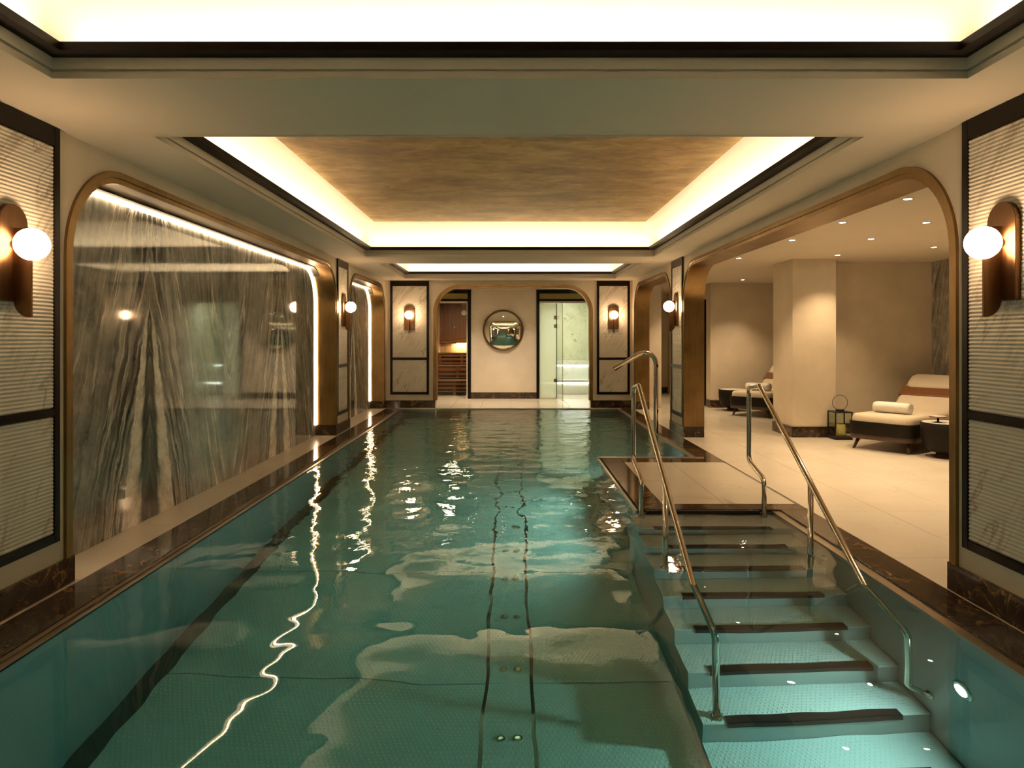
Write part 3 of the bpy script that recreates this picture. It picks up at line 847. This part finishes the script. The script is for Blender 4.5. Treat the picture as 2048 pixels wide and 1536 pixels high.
# handrails
def handrail(x, label, wall_fix):
    o = empty('handrail', (x, 5.63, WATER - SD), label=label, cat='handrail', group='polished pool stair handrails')
    R = .0195
    zt0 = WATER - SD
    p = [(x, 5.632, zt0), (x, 5.632, .26), (x, 5.99, .345), (x, 5.99, .975), (x, 5.735, 1.005), (x, 3.594, -.30), (x, 3.594, -1.155 if not wall_fix else -.92)]
    rad = [.07, .07, .06, .03, .12]
    if wall_fix:
        p += [(PX1 - .002, 3.56, -.98)]; rad.append(.07)
    MB().tube(fillet(p, rad, 8), R, 18).build('rail', M['steel'], o)
    y = 4.76
    zj = 1.005 + (y - 5.735) * (1.305 / 2.141)
    q = [(x, y, zj), (x, y, WATER - SD - SR * 2 if not wall_fix else -.23)]
    if wall_fix: q += [(PX1 - .002, y - .02, -.25)]
    MB().tube(fillet(q, .05, 6) if wall_fix else q, R, 18).build('post', M['steel'], o)
    MB().lathe([(.026, zt0), (.026, zt0 + .055), (.0205, zt0 + .057)], (x, 5.632), 20).build('foot_sleeve', M['steel'], o)
    for yy, zz, on in ((3.594, WATER - SD - SR * 6, not wall_fix), (4.76, WATER - SD - SR * 2, not wall_fix)):
        if on: MB().lathe([(.034, zz), (.034, zz + .008), (.02, zz + .012)], (x, yy), 20).build('base_flange', M['steel'], o)
    if wall_fix:
        for yy, zz in ((3.56, -.98), (4.74, -.25)):
            MB().loft([[(PX1 - q2, yy + .036 * math.cos(2 * PI * k / 20), zz + .036 * math.sin(2 * PI * k / 20)) for k in range(20)] for q2 in (0, .008)]).build('wall_flange', M['steel'], o)
    return o
handrail(1.053, 'polished steel stair handrail on the open water side of the steps', False)
handrail(2.04, 'polished steel stair handrail on the lounge side of the steps', True)

# swan neck water spout
o = empty('water_spout', (2.155, 10.33, -.014), label='tall polished steel swan neck water spout at the far right pool edge', cat='water spout')
pts = [(2.145, 10.33, -.014), (2.145, 10.33, 1.315), (1.53, 10.33, .945)]
MB().tube(fillet(pts, .17, 14), .036, 20, caps=False).build('neck', M['steel'], o)
d = (Vector(pts[2]) - Vector(pts[1])).normalized()
MB().tube([Vector(pts[2]) - d * .02, Vector(pts[2]) - d * .012], .033, 20).build('opening', M['black_rubber'], o)
MB().lathe([(.06, -.013), (.06, -.004), (.038, .0)], (2.145, 10.33), 24).build('base_flange', M['steel'], o)

# underwater lamp beside the stairs, then added fill lamps
def pool_lamp(x, y, z, nx, ny, label, power=POOL_W, tilt=0.0):
    o = empty('pool_lamp', (x, y, z), label=label, cat='pool lamp', group='underwater pool lamps')
    t = Vector((nx, ny, 0)); s = Vector((-ny, nx, 0))
    def ring(r, d): return [Vector((x, y, z)) + t * d + s * (r * math.cos(2 * PI * k / 24)) + Vector((0, 0, r * math.sin(2 * PI * k / 24))) for k in range(24)]
    MB().loft([ring(.075, 0), ring(.075, .010), ring(.05, .014), ring(.05, .004)], False, True).build('bezel', M['steel'], o)
    MB().loft([ring(.048, .004), ring(.048, .009)]).build('lens', M['pool_lens'], o)
    al = area('lamp', Vector((x, y, z)) + t * .016, (.09, .09), (nx, ny, tilt), power, (.92, 1.0, .95), o)
    al.data.shape = 'DISK'
    return o
pool_lamp(PX1 - .001, 3.29, -.62, -1, 0, 'round underwater lamp in the right pool wall beside the stairs')
def pool_fill_spot(loc, d, power, parent, r=.004, cone=2.5):
    sd_ = bpy.data.lights.new('lamp', 'SPOT'); sd_.energy = power; sd_.spot_size = cone; sd_.spot_blend = .5; sd_.color = (.90, 1.0, .95); sd_.shadow_soft_size = r
    so_ = bpy.data.objects.new('lamp', sd_); COL.objects.link(so_); so_.parent = parent
    so_.location = Vector(loc) - wloc(parent); so_.rotation_euler = Vector(d).to_track_quat('-Z', 'Y').to_euler()
def pool_fill_lamp(loc, d, power, label):
    # added fill spot, source too small to see, on a small steel bezel
    x, y, z = loc
    o = empty('pool_fill_light', loc, label=label, cat='pool lamp', group='added underwater fill lights')
    t = Vector((d[0], d[1], 0)).normalized(); q = Vector((-t.y, t.x, 0))
    def rg(r, e): return [Vector(loc) + t * e + q * (r * math.cos(2 * PI * k / 16)) + Vector((0, 0, r * math.sin(2 * PI * k / 16))) for k in range(16)]
    MB().loft([rg(.022, 0), rg(.022, .004), rg(.014, .006)], False, True).build('bezel', M['steel'], o)
    pool_fill_spot(Vector(loc) + t * .02, d, power, o)
for y, wd in ((6.25, 'nearer'), (7.5, 'farther')):
    pool_fill_lamp((1.059, y, -.55), (-1, 0, -.12), 30, 'added underwater fill light in the long side of the platform, ' + wd + ' one')
pool_fill_lamp((1.6, 8.191, -.55), (0, 1, -.12), 26, 'added underwater fill light in the far side of the platform')
for x, wd in ((-1.1, 'left'), (.6, 'right')):  # added out-of-view lamps that brighten the pool floor
    pool_lamp(x, PY0 + .001, -.5, 0, 1, 'added underwater fill lamp in the near end wall of the pool, ' + wd + ' one', POOL_W * 1.3, -.45)

# ================================================================== VESTIBULE
wm = M['white_trim']
vb = box('wall_vestibule', (-.915, .60), (YV, YV + .12), (0, 2.53), M['plaster'], label='pale panel wall with the round mirror between sauna and steam room', kind='structure')
box('wall_vestibule_left', (-2.02, -1.90), (YF + .16, 19.6), (0, 2.53), M['plaster'], label='left side wall of the vestibule', kind='structure')
box('wall_vestibule_right', (2.0, 2.12), (YF + .16, 19.6), (0, 2.53), M['plaster'], label='right side wall of the vestibule', kind='structure')
box('baseboard_vestibule', (-.915, .60), (YV - .014, YV), (0, .145), EM, label='dark veined marble baseboard under the mirror panel', kind='structure')
def portal(x0, x1, label, sgn):
    o = empty('portal_frame', ((x0 + x1) / 2, YV, 0), label=label, cat='door frame', group='dark portal frames in the vestibule')
    y0, y1 = YV - .03, YV + .10
    inner = x1 if sgn < 0 else x0
    a, b = (x1 - .075, x1) if sgn < 0 else (x0, x0 + .07)
    MB().box(a, b, y0, y1, 0, 2.515).build('stile', M['black_frame'], o, bevel=.003, seg=1)
    xx0, xx1 = (x0, a) if sgn < 0 else (b, x1)
    MB().box(xx0, xx1, y0, y1, 2.435, 2.515).build('head_rail', M['black_frame'], o, bevel=.003, seg=1)
    MB().box(xx0, xx1, y0, y1, 2.255, 2.305).build('transom_rail', M['black_frame'], o, bevel=.003, seg=1)
    MB().box(xx0, xx1, YV + .01, YV + .03, 2.305, 2.435).build('transom_pane', M['amber_glass'], o)
    MB().box(xx0, xx1, YV, YV + .06, 2.215, 2.255).build('door_head', wm, o)
    if sgn < 0: MB().box(a - .03, a, YV, YV + .06, 0, 2.215).build('jamb', wm, o)
    return xx0, xx1
sx0, sx1 = portal(-1.90, -.915, 'dark portal frame with amber transom above the sauna door', -1)
tx0, tx1 = portal(.60, 2.0, 'dark portal frame with amber transom above the steam room door', 1)

# mirror
o = empty('wall_mirror', (-.172, YV, 1.59), label='round convex mirror in a slim bronze frame on the end panel', cat='mirror')
cxm, czm = at(1006.3, 660.5, YV - .03)
def mring(r, y): return [(cxm + r * math.cos(2 * PI * k / 64), YV - y, czm + r * math.sin(2 * PI * k / 64)) for k in range(64)]
Rm = .472
MB().loft([mring(Rm, 0), mring(Rm, .045), mring(Rm - .012, .055), mring(Rm - .03, .05), mring(Rm - .034, .02)], False, False).build('frame', M['leather_tan'] if False else M['bronze'], o)
rings = []
for k in range(1, 15):
    t = k / 14; rings.append(mring((Rm - .033) * t, .022 + .07 * (1 - t * t)))
mb = MB().loft(rings, True, False); mb.build('mirror_glass', M['mirror'], o, label='bulging mirror glass')

# sauna interior
sau = box('wall_sauna_back', (-1.90, -.93), (18.9, 19.0), (0, 2.4), M['sauna_wood_v'], label='dark upright timber back wall of the sauna', kind='structure')
box('wall_sauna_side', (-.93, -.915), (YV + .12, 19.0), (0, 2.4), M['sauna_wood_v'], label='timber side wall of the sauna', kind='structure')
box('ceiling_sauna', (-1.90, -.915), (YV + .12, 19.0), (2.34, 2.4), M['sauna_wood'], label='timber ceiling of the sauna', kind='structure')
nb = 9; wbd = .97 / nb
for i in range(nb):
    MB().box(-1.9 + i * wbd + .003, -1.9 + (i + 1) * wbd - .003, 18.88, 18.90, 1.45, 2.34).build('plank', M['sauna_wood_v'], sau)
for i in range(7):
    MB().box(-1.9 + i * .139 + .003, -1.9 + (i + 1) * .139 - .003, 18.88, 18.90, .9, 1.26).build('plank', M['sauna_pale'], sau)
def bench(name, y0, y1, zt, zb, slots, label, split):
    o = empty(name, (-1.41, (y0 + y1) / 2, 0), label=label, cat='bench', group='sauna bench tiers')
    x0, x1 = -1.895, -.935
    n = 4; d = (y1 - y0) / n
    for i in range(n): MB().box(x0, x1, y0 + i * d + .006, y0 + (i + 1) * d - .006, zt - .03, zt).build('seat_slat', M['sauna_wood'], o, bevel=.003, seg=1)
    hs = [zb] + slots + [zt - .033]
    for a, b in zip(hs, hs[1:]): MB().box(x0, x1, y0 + .01, y0 + .035, a + .017, b - .017).build('front_board', M['sauna_wood'], o, bevel=.003, seg=1)
    MB().box(x0, x1, y0 + .055, y0 + .07, zb, zt - .033).build('gap_shade_board', M['black_rubber'], o)  # added black board standing in for the shade in the gaps
    for xx in (x0 + .02, split, x1 - .06): MB().box(xx, xx + .06, y0 + .012, y0 + .05, 0 if zb < .1 else zb, zt - .03).build('upright', M['sauna_wood'], o)
    return o
bench('sauna_bench', 17.05, 17.68, .37, .07, [.135, .235], 'lowest timber sauna bench tier by the floor', -1.40)
bench('sauna_bench', 17.68, 18.28, .71, .37, [.44, .545], 'middle timber sauna bench tier', -1.37)
bench('sauna_bench', 18.28, 18.88, 1.02, .71, [.80, .90], 'top timber sauna bench tier below the lit wall', -1.30)
bk = empty('sauna_back_panel', (-1.41, 18.80, 1.26), label='timber sauna backrest rail with a lamp hidden beneath', cat='back panel')
for a, b in ((1.27, 1.34), (1.35, 1.42), (1.43, 1.47)): MB().box(-1.895, -.935, 18.74, 18.78, a, b).build('board', M['sauna_wood'], bk, bevel=.003, seg=1)
MB().box(-1.45, -1.12, 18.79, 18.85, 1.255, 1.27).build('lamp_strip', M['sauna_led'], bk)
area('sauna_lamp', (-1.29, 18.80, 1.24), (.4, .05), (0, .35, -1), 9.0, (1.0, .72, .4), bk)
area('sauna_fill_lamp', (-1.4, 17.1, 2.32), (.3, .3), (0, 0, -1), 34.0, (1.0, .74, .46))
ck = empty('sauna_gauge', (-1.0, 18.87, 2.0), label='round sauna thermometer on the timber back wall', cat='gauge')
gx, gz = at(928, 625.5, 18.86)
def gring(r, y): return [(gx + r * math.cos(2 * PI * k / 32), 18.88 - y, gz + r * math.sin(2 * PI * k / 32)) for k in range(32)]
MB().loft([gring(.078, 0), gring(.078, .02), gring(.066, .022)]).build('case', M['sauna_pale'], ck)
MB().loft([gring(.062, .021), gring(.062, .024)]).build('dial', M['white_trim'], ck)
MB().box(gx - .003, gx + .003, 18.852, 18.855, gz, gz + .05).build('needle', M['black_metal'], ck)
sd = empty('sauna_door', (-1.45, YV + .03, 0), label='clear glass sauna door behind the left side of the arch', cat='door')
MB().box(-1.895, -1.025, YV + .025, YV + .033, .02, 2.21).build('pane', M['glass'], sd)
MB().tube([(-1.80, YV + .0, .85), (-1.80, YV + .0, 1.25)], .014).build('handle', M['sauna_wood'], sd)

# steam room
box('wall_steam_back', (.60, 2.05), (18.45, 18.55), (0, 2.45), M['green_marble'], label='pale green marble back wall of the steam room', kind='structure')
box('wall_steam_side', (1.99, 2.0), (YV + .12, 18.5), (0, 2.45), M['green_marble'], label='pale green marble side wall of the steam room', kind='structure')
box('wall_steam_inner', (.58, .60), (YV + .12, 18.5), (0, 2.45), M['steam_tile'], label='inner side wall of the steam room', kind='structure')
box('ceiling_steam', (.58, 2.05), (YV + .12, 18.5), (2.36, 2.42), M['cove'], label='pale ceiling of the steam room', kind='structure')
sb = empty('steam_bench', (1.3, 18.0, 0), label='tiled steam room bench glowing beneath its edges', cat='bench')
MB().box(.602, 1.988, 17.45, 18.448, .0, .30).build('footstep', M['steam_tile'], sb, bevel=.004)
MB().box(.602, 1.988, 17.41, 18.448, .30, .36).build('step_ledge', M['steam_tile'], sb, bevel=.004)
MB().box(.602, 1.988, 17.95, 18.448, .36, .72).build('seat_base', M['steam_tile'], sb, bevel=.004)
MB().box(.602, 1.988, 17.90, 18.448, .72, .82).build('seat', M['steam_tile'], sb, bevel=.004)
MB().box(.62, 1.97, 17.43, 17.445, .28, .295).build('lamp_strip', M['steam_led'], sb)
MB().box(.62, 1.97, 17.925, 17.94, .70, .715).build('lamp_strip', M['steam_led'], sb)
area('steam_lamp', (1.3, 17.2, 2.34), (.8, .5), (0, .2, -1), 36.0, (1.0, .98, .78))
sp = empty('steam_partition', (.85, YV + .03, 0), label='frosted pale green glass partition of the steam room', cat='glass partition')
MB().box(tx0, 1.062, YV + .02, YV + .03, .012, 2.21).build('pane', M['frosted'], sp)
MB().box(tx0, 1.062, YV + .016, YV + .034, 0, .014).build('sill_channel', M['steel'], sp)
gd = empty('steam_door', (1.075, YV, 0), label='clear glass steam room door standing open towards the pool', cat='door')
dx, dy = .075, -.80
def slab_xy(p0, p1, th, z0, z1):
    a, b = Vector((*p0, 0)), Vector((*p1, 0)); t = (b - a).normalized(); nn = Vector((-t.y, t.x, 0)) * th / 2
    q = [a + nn, b + nn, b - nn, a - nn]
    return MB().loft([[(v.x, v.y, z) for v in q] for z in (z0, z1)], smooth=False)
slab_xy((1.072, YV + .02), (1.072 + dx, YV + dy), .009, .015, 2.20).build('pane', M['glass'], gd)
edge = M['green_marble']
slab_xy((1.072 + dx * .985, YV + dy * .985), (1.072 + dx * 1.003, YV + dy * 1.003), .013, .012, 2.20).build('edge_profile', M['steel_rim'], gd)
slab_xy((1.069, YV + .035), (1.074, YV - .01), .012, .012, 2.21).build('hinge_profile', M['black_metal'], gd)
for z in (.42, 1.68, 1.88):
    MB().box(1.005, 1.085, YV + .012, YV + .038, z - .04, z + .04).build('hinge', M['steel'], gd, bevel=.004)
hx, hy = 1.072 + dx * .9, YV + dy * .9
MB().tube(fillet([(hx, hy, .985), (hx + .05, hy + .005, .985), (hx + .055, hy + .12, .985)], .015), .009).build('handle', M['steel'], gd)

# vestibule downlights grazing the panel
def downlight(x, y, zc, power, label, cone=1.65, blend=.75, col=(1.0, .72, .42), aim=None):
    o = empty('downlight', (x, y, zc), label=label, cat='downlight', group='small recessed downlights')
    MB().lathe([(.046, zc - .001), (.046, zc - .004), (.032, zc - .004), (.030, zc - .001)], (x, y), 24, cap0=False, cap1=False).build('ring', wm, o)
    MB().lathe([(.030, zc - .0025), (.030, zc - .0012)], (x, y), 20).build('lens', M['lens'], o)
    d = bpy.data.lights.new('lamp', 'SPOT'); d.energy = power; d.spot_size = cone; d.spot_blend = blend; d.color = col; d.shadow_soft_size = .03
    l = bpy.data.objects.new('lamp', d); COL.objects.link(l); l.parent = o; l.location = (0, 0, -.012)
    if aim: l.rotation_euler = (Vector(aim) - Vector((x, y, zc))).to_track_quat('-Z', 'Y').to_euler()
    return o
downlight(-.75, YV - .85, 2.53, DOWN_W * .8, 'recessed downlight in the vestibule ceiling left of the mirror', col=(1.0, .82, .60))
downlight(.42, YV - .85, 2.53, DOWN_W * .8, 'recessed downlight in the vestibule ceiling right of the mirror', col=(1.0, .82, .60))
downlight(-.17, YV - 1.25, 2.53, DOWN_W * .8, 'recessed downlight in the vestibule ceiling in front of the mirror', col=(1.0, .82, .60))
downlight(1.5, YV - .75, 2.53, DOWN_W * .5, 'recessed downlight in the vestibule ceiling by the steam door')
downlight(-1.45, YV - .75, 2.53, DOWN_W * .5, 'recessed downlight in the vestibule ceiling by the sauna door')

# lounge downlights
for x, y, lab in ((3.19, 4.4, 'nearest of the row by the arch'), (3.19, 5.62, 'second of the row by the arch'), (3.21, 6.77, 'third of the row by the arch'),
                  (3.21, 7.98, 'fourth of the row by the arch'), (3.19, 9.78, 'last of the row by the arch'),
                  (4.02, 6.77, 'nearer one of the middle pair'), (4.06, 7.88, 'farther one of the middle pair'),
                  (4.40, 9.42, 'right in front of the column'), (4.43, 13.35, 'above the farther daybed'),
                  (5.2, 8.6, 'above the nearer daybed'), (5.0, 6.8, 'above the open floor on the right'),
                  (3.2, 11.6, 'beyond the right pilaster'), (3.3, 13.4, 'before the passage'), (3.3, 15.6, 'in the passage')):
    downlight(x, y, ZL, DOWN_W, 'recessed lounge downlight, ' + lab)

# ================================================================== LOUNGE FURNITURE
def make_daybed():
    """foot at x = 0, head towards +x, width along y"""
    o = empty('daybed', (0, 0, 0), 0, 'x', 'daybed', 'upholstered daybeds')
    hw = .39
    # wooden base frame
    MB().loft(pillow_rings(.93, hw, .12, .135, .20, .008, (.93, 0))).build('base_frame', M['wood_dark'], o, local=True)
    # black leather shell wrapping the foot end
    path = fillet([(.46, -hw - .008, 0), (-.012, -hw - .008, 0), (-.012, hw + .008, 0), (.46, hw + .008, 0)], .13, 8)
    def shell(off):
        out = []
        for i, p in enumerate(path):
            a = path[max(0, i - 1)]; b = path[min(len(path) - 1, i + 1)]
            t = (b - a).normalized(); out.append(p + Vector((-t.y, t.x, 0)) * off)
        return out
    so, si = shell(-.0), shell(-.035)
    so, si = shell(0), shell(-.03) if (shell(-.03)[len(path) // 2].x > path[len(path) // 2].x) else shell(.03)
    rings = []
    for a, b in zip(so, si):
        u = min(1, max(0, (a.x - .38) / .08)); zt = .355 - .0 * u
        rings.append([(a.x, a.y, .195), (a.x, a.y, zt), (b.x, b.y, zt), (b.x, b.y, .195)])
    MB().loft(rings, smooth=True).build('foot_shell', M['leather_black'], o, local=True, bevel=.004)
    # seat cushion
    MB().loft(pillow_rings(.60, hw - .02, .12, .205, .445, .055, (.61, 0))).build('seat_cushion', M['linen'], o, local=True)
    # reclined backrest
    ang = math.radians(36)
    def rot(rings, px, pz):
        c, s_ = math.cos(ang), math.sin(ang)
        return [[(px + x * c - z * s_, y, pz + x * s_ + z * c) for x, y, z in r] for r in rings]
    MB().loft(rot(pillow_rings(.36, hw - .005, .10, -.12, .03, .05, (.36, 0)), 1.12, .40)).build('back_cushion', M['linen'], o, local=True)
    bd = MB().loft(rot(pillow_rings(.10, hw + .006, .02, -.13, .042, .018, (.42, 0)), 1.12, .40)); bd.build('back_band', M['leather_tan'], o, local=True, label='tan leather band')
    MB().loft(rot(pillow_rings(.15, hw - .03, .10, -.05, .065, .045, (.63, 0)), 1.12, .40)).build('headrest', M['linen'], o, local=True)
    MB().loft(rot(pillow_rings(.33, hw - .03, .05, -.15, -.12, .012, (.36, 0)), 1.12, .40)).build('back_shell', M['leather_black'], o, local=True)
    for sx, sy in ((.13, -1), (.13, 1), (1.66, -1), (1.66, 1)):
        dx = -.06 if sx < 1 else .06
        a = Vector((sx, sy * (hw - .09), .137)); b = Vector((sx + dx, sy * (hw - .055), 0.0))
        def leg_ring(p, r): return [(p.x + r * math.cos(2 * PI * k / 12), p.y + r * math.sin(2 * PI * k / 12), p.z) for k in range(12)]
        MB().loft([leg_ring(a, .026), leg_ring(b, .016)]).build('leg', M['wood_dark'], o, local=True)
    for sx in (1.32,):
        MB().box(sx, sx + .05, -.25, .25, .19, .40).build('back_support', M['wood_dark'], o, local=True)
    return o
bed = make_daybed()
bed['label'] = 'cream daybed with black leather foot end beside the lantern'
bed.location = (4.52, 8.62, 0); bed.rotation_euler = (0, 0, math.radians(36))
bed2 = copy_tree(bed)
bed2['label'] = 'cream daybed half hidden behind the plaster column'
bed2.location = (4.22, 12.42, 0); bed2.rotation_euler = (0, 0, math.radians(44))

def make_towel():
    o = empty('rolled_towel', (0, 0, 0), 0, 'x', 'towel', 'rolled white towels')
    pts = []
    n = 30
    rings = []
    for i in range(9):
        t = i / 8; y = -.22 + .44 * t
        sq = 1 - .06 * (abs(2 * t - 1) ** 6)
        rings.append([(.075 * sq * math.cos(2 * PI * k / n) * (1 + .02 * math.sin(3 * k + i)), y, .07 + .068 * sq * math.sin(2 * PI * k / n)) for k in range(n)])
    MB().loft(rings).build('roll', M['towel'], o, local=True)
    sp_ = []
    for sgn in (-1, 1):
        q = [(.066 * (1 - k / 40) * math.cos(k * .5), sgn * .222, .07 + .06 * (1 - k / 40) * math.sin(k * .5)) for k in range(38)]
        MB().tube(q, .004, 6).build('roll_edge', M['towel'], o, local=True)
    MB().loft([[(.02, y, .138), (.075, y, .105), (.082, y, .06), (.085, y, .06), (.08, y, .107), (.022, y, .142)] for y in (-.215, .215)], smooth=False).build('loose_flap', M['towel'], o, local=True)
    return o
def bed_pt(b, x, y, z):
    c, s_ = math.cos(b.rotation_euler.z), math.sin(b.rotation_euler.z)
    return (b.location.x + x * c - y * s_, b.location.y + x * s_ + y * c, z)
tw = make_towel(); tw['label'] = 'rolled white towel on the daybed beside the lantern'
tw.location = bed_pt(bed, .42, .02, .443); tw.rotation_euler = (0, 0, bed.rotation_euler.z)
tw2 = copy_tree(tw); tw2['label'] = 'rolled white towel on the daybed behind the column'
tw2.location = bed_pt(bed2, .42, .02, .443); tw2.rotation_euler = (0, 0, bed2.rotation_euler.z)

def make_table():
    o = empty('side_table', (0, 0, 0), 0, 'x', 'side table', 'round black drum side tables')
    MB().lathe([(.10, 0), (.125, 0), (.125, .012), (.105, .016), (.10, .055)], (0, 0), 36).build('foot', M['wood_dark'], o, local=True)
    MB().lathe([(.10, .055), (.17, .075), (.225, .12), (.252, .19), (.262, .27), (.262, .405), (.254, .412), (.25, .412), (.25, .395)], (0, 0), 48).build('drum', M['leather_black'], o, local=True)
    MB().lathe([(.249, .396), (.249, .410), (.244, .413)], (0, 0), 48).build('top', M['table_white'], o, local=True)
    return o
tb = make_table(); tb['label'] = 'black drum side table with white top beside the nearer daybed'
tb.location = (5.10, 8.20, 0)
tb2 = copy_tree(tb); tb2['label'] = 'black drum side table with white top beside the farther daybed'
tb2.location = (4.30, 13.55, 0)
o = empty('serving_stand', (4.99, 8.17, .4135), label='small round brass stand with pale plate on the nearer side table', cat='stand')
MB().lathe([(.04, .4135), (.04, .420), (.012, .424), (.012, .470)], (4.99, 8.17), 24).build('stem', M['black_metal'], o)
MB().lathe([(.05, .470), (.088, .474), (.09, .486), (.088, .486)], (4.99, 8.17), 32).build('plate', M['brass'], o)
MB().lathe([(.086, .4862), (.086, .489)], (4.99, 8.17), 32).build('plate_top', M['table_white'], o)

# lantern
lx, ly, lw, lh = 4.575, 9.72, .24, .385
o = empty('lantern', (lx, ly, 0), label='square black metal and glass lantern with ring handle and candle', cat='lantern')
h = lw / 2; bm_ = M['black_metal']
MB().box(lx - h, lx + h, ly - h, ly + h, 0.0, .045).build('base', bm_, o, bevel=.003, seg=1)
for sx in (-1, 1):
    for sy in (-1, 1): MB().box(lx + sx * h - (.014 if sx > 0 else 0), lx + sx * h + (.014 if sx < 0 else 0), ly + sy * h - (.014 if sy > 0 else 0), ly + sy * h + (.014 if sy < 0 else 0), .045, lh - .016).build('post', bm_, o)
MB().box(lx - h, lx + h, ly - h, ly + h, lh - .016, lh).build('top', bm_, o, bevel=.002, seg=1)
MB().lathe([(.055, lh), (.055, lh + .022), (.05, lh + .026)], (lx, ly), 28).build('cap', bm_, o)
MB().tube([(lx + .105 * math.cos(2 * PI * k / 40), ly, lh + .118 + .105 * math.sin(2 * PI * k / 40)) for k in range(41)], .0035, 8).build('handle', bm_, o)
for a, b, c, d in ((-h + .014, h - .014, -h + .005, -h + .008), (-h + .014, h - .014, h - .008, h - .005)):
    MB().box(lx + a, lx + b, ly + c, ly + d, .045, lh - .016).build('pane', M['glass'], o)
    MB().box(lx + c, lx + d, ly + a, ly + b, .045, lh - .016).build('pane', M['glass'], o)
cd = empty('candle', (lx + .01, ly + .01, .046), label='thick ivory pillar candle inside the lantern', cat='candle')
MB().lathe([(.062, .046), (.065, .05), (.065, .20), (.058, .207), (.02, .203)], (lx + .01, ly + .01), 32).build('wax', M['candle'], cd)
MB().tube([(lx + .01, ly + .01, .2), (lx + .012, ly + .01, .218)], .0018, 6).build('wick', bm_, cd)
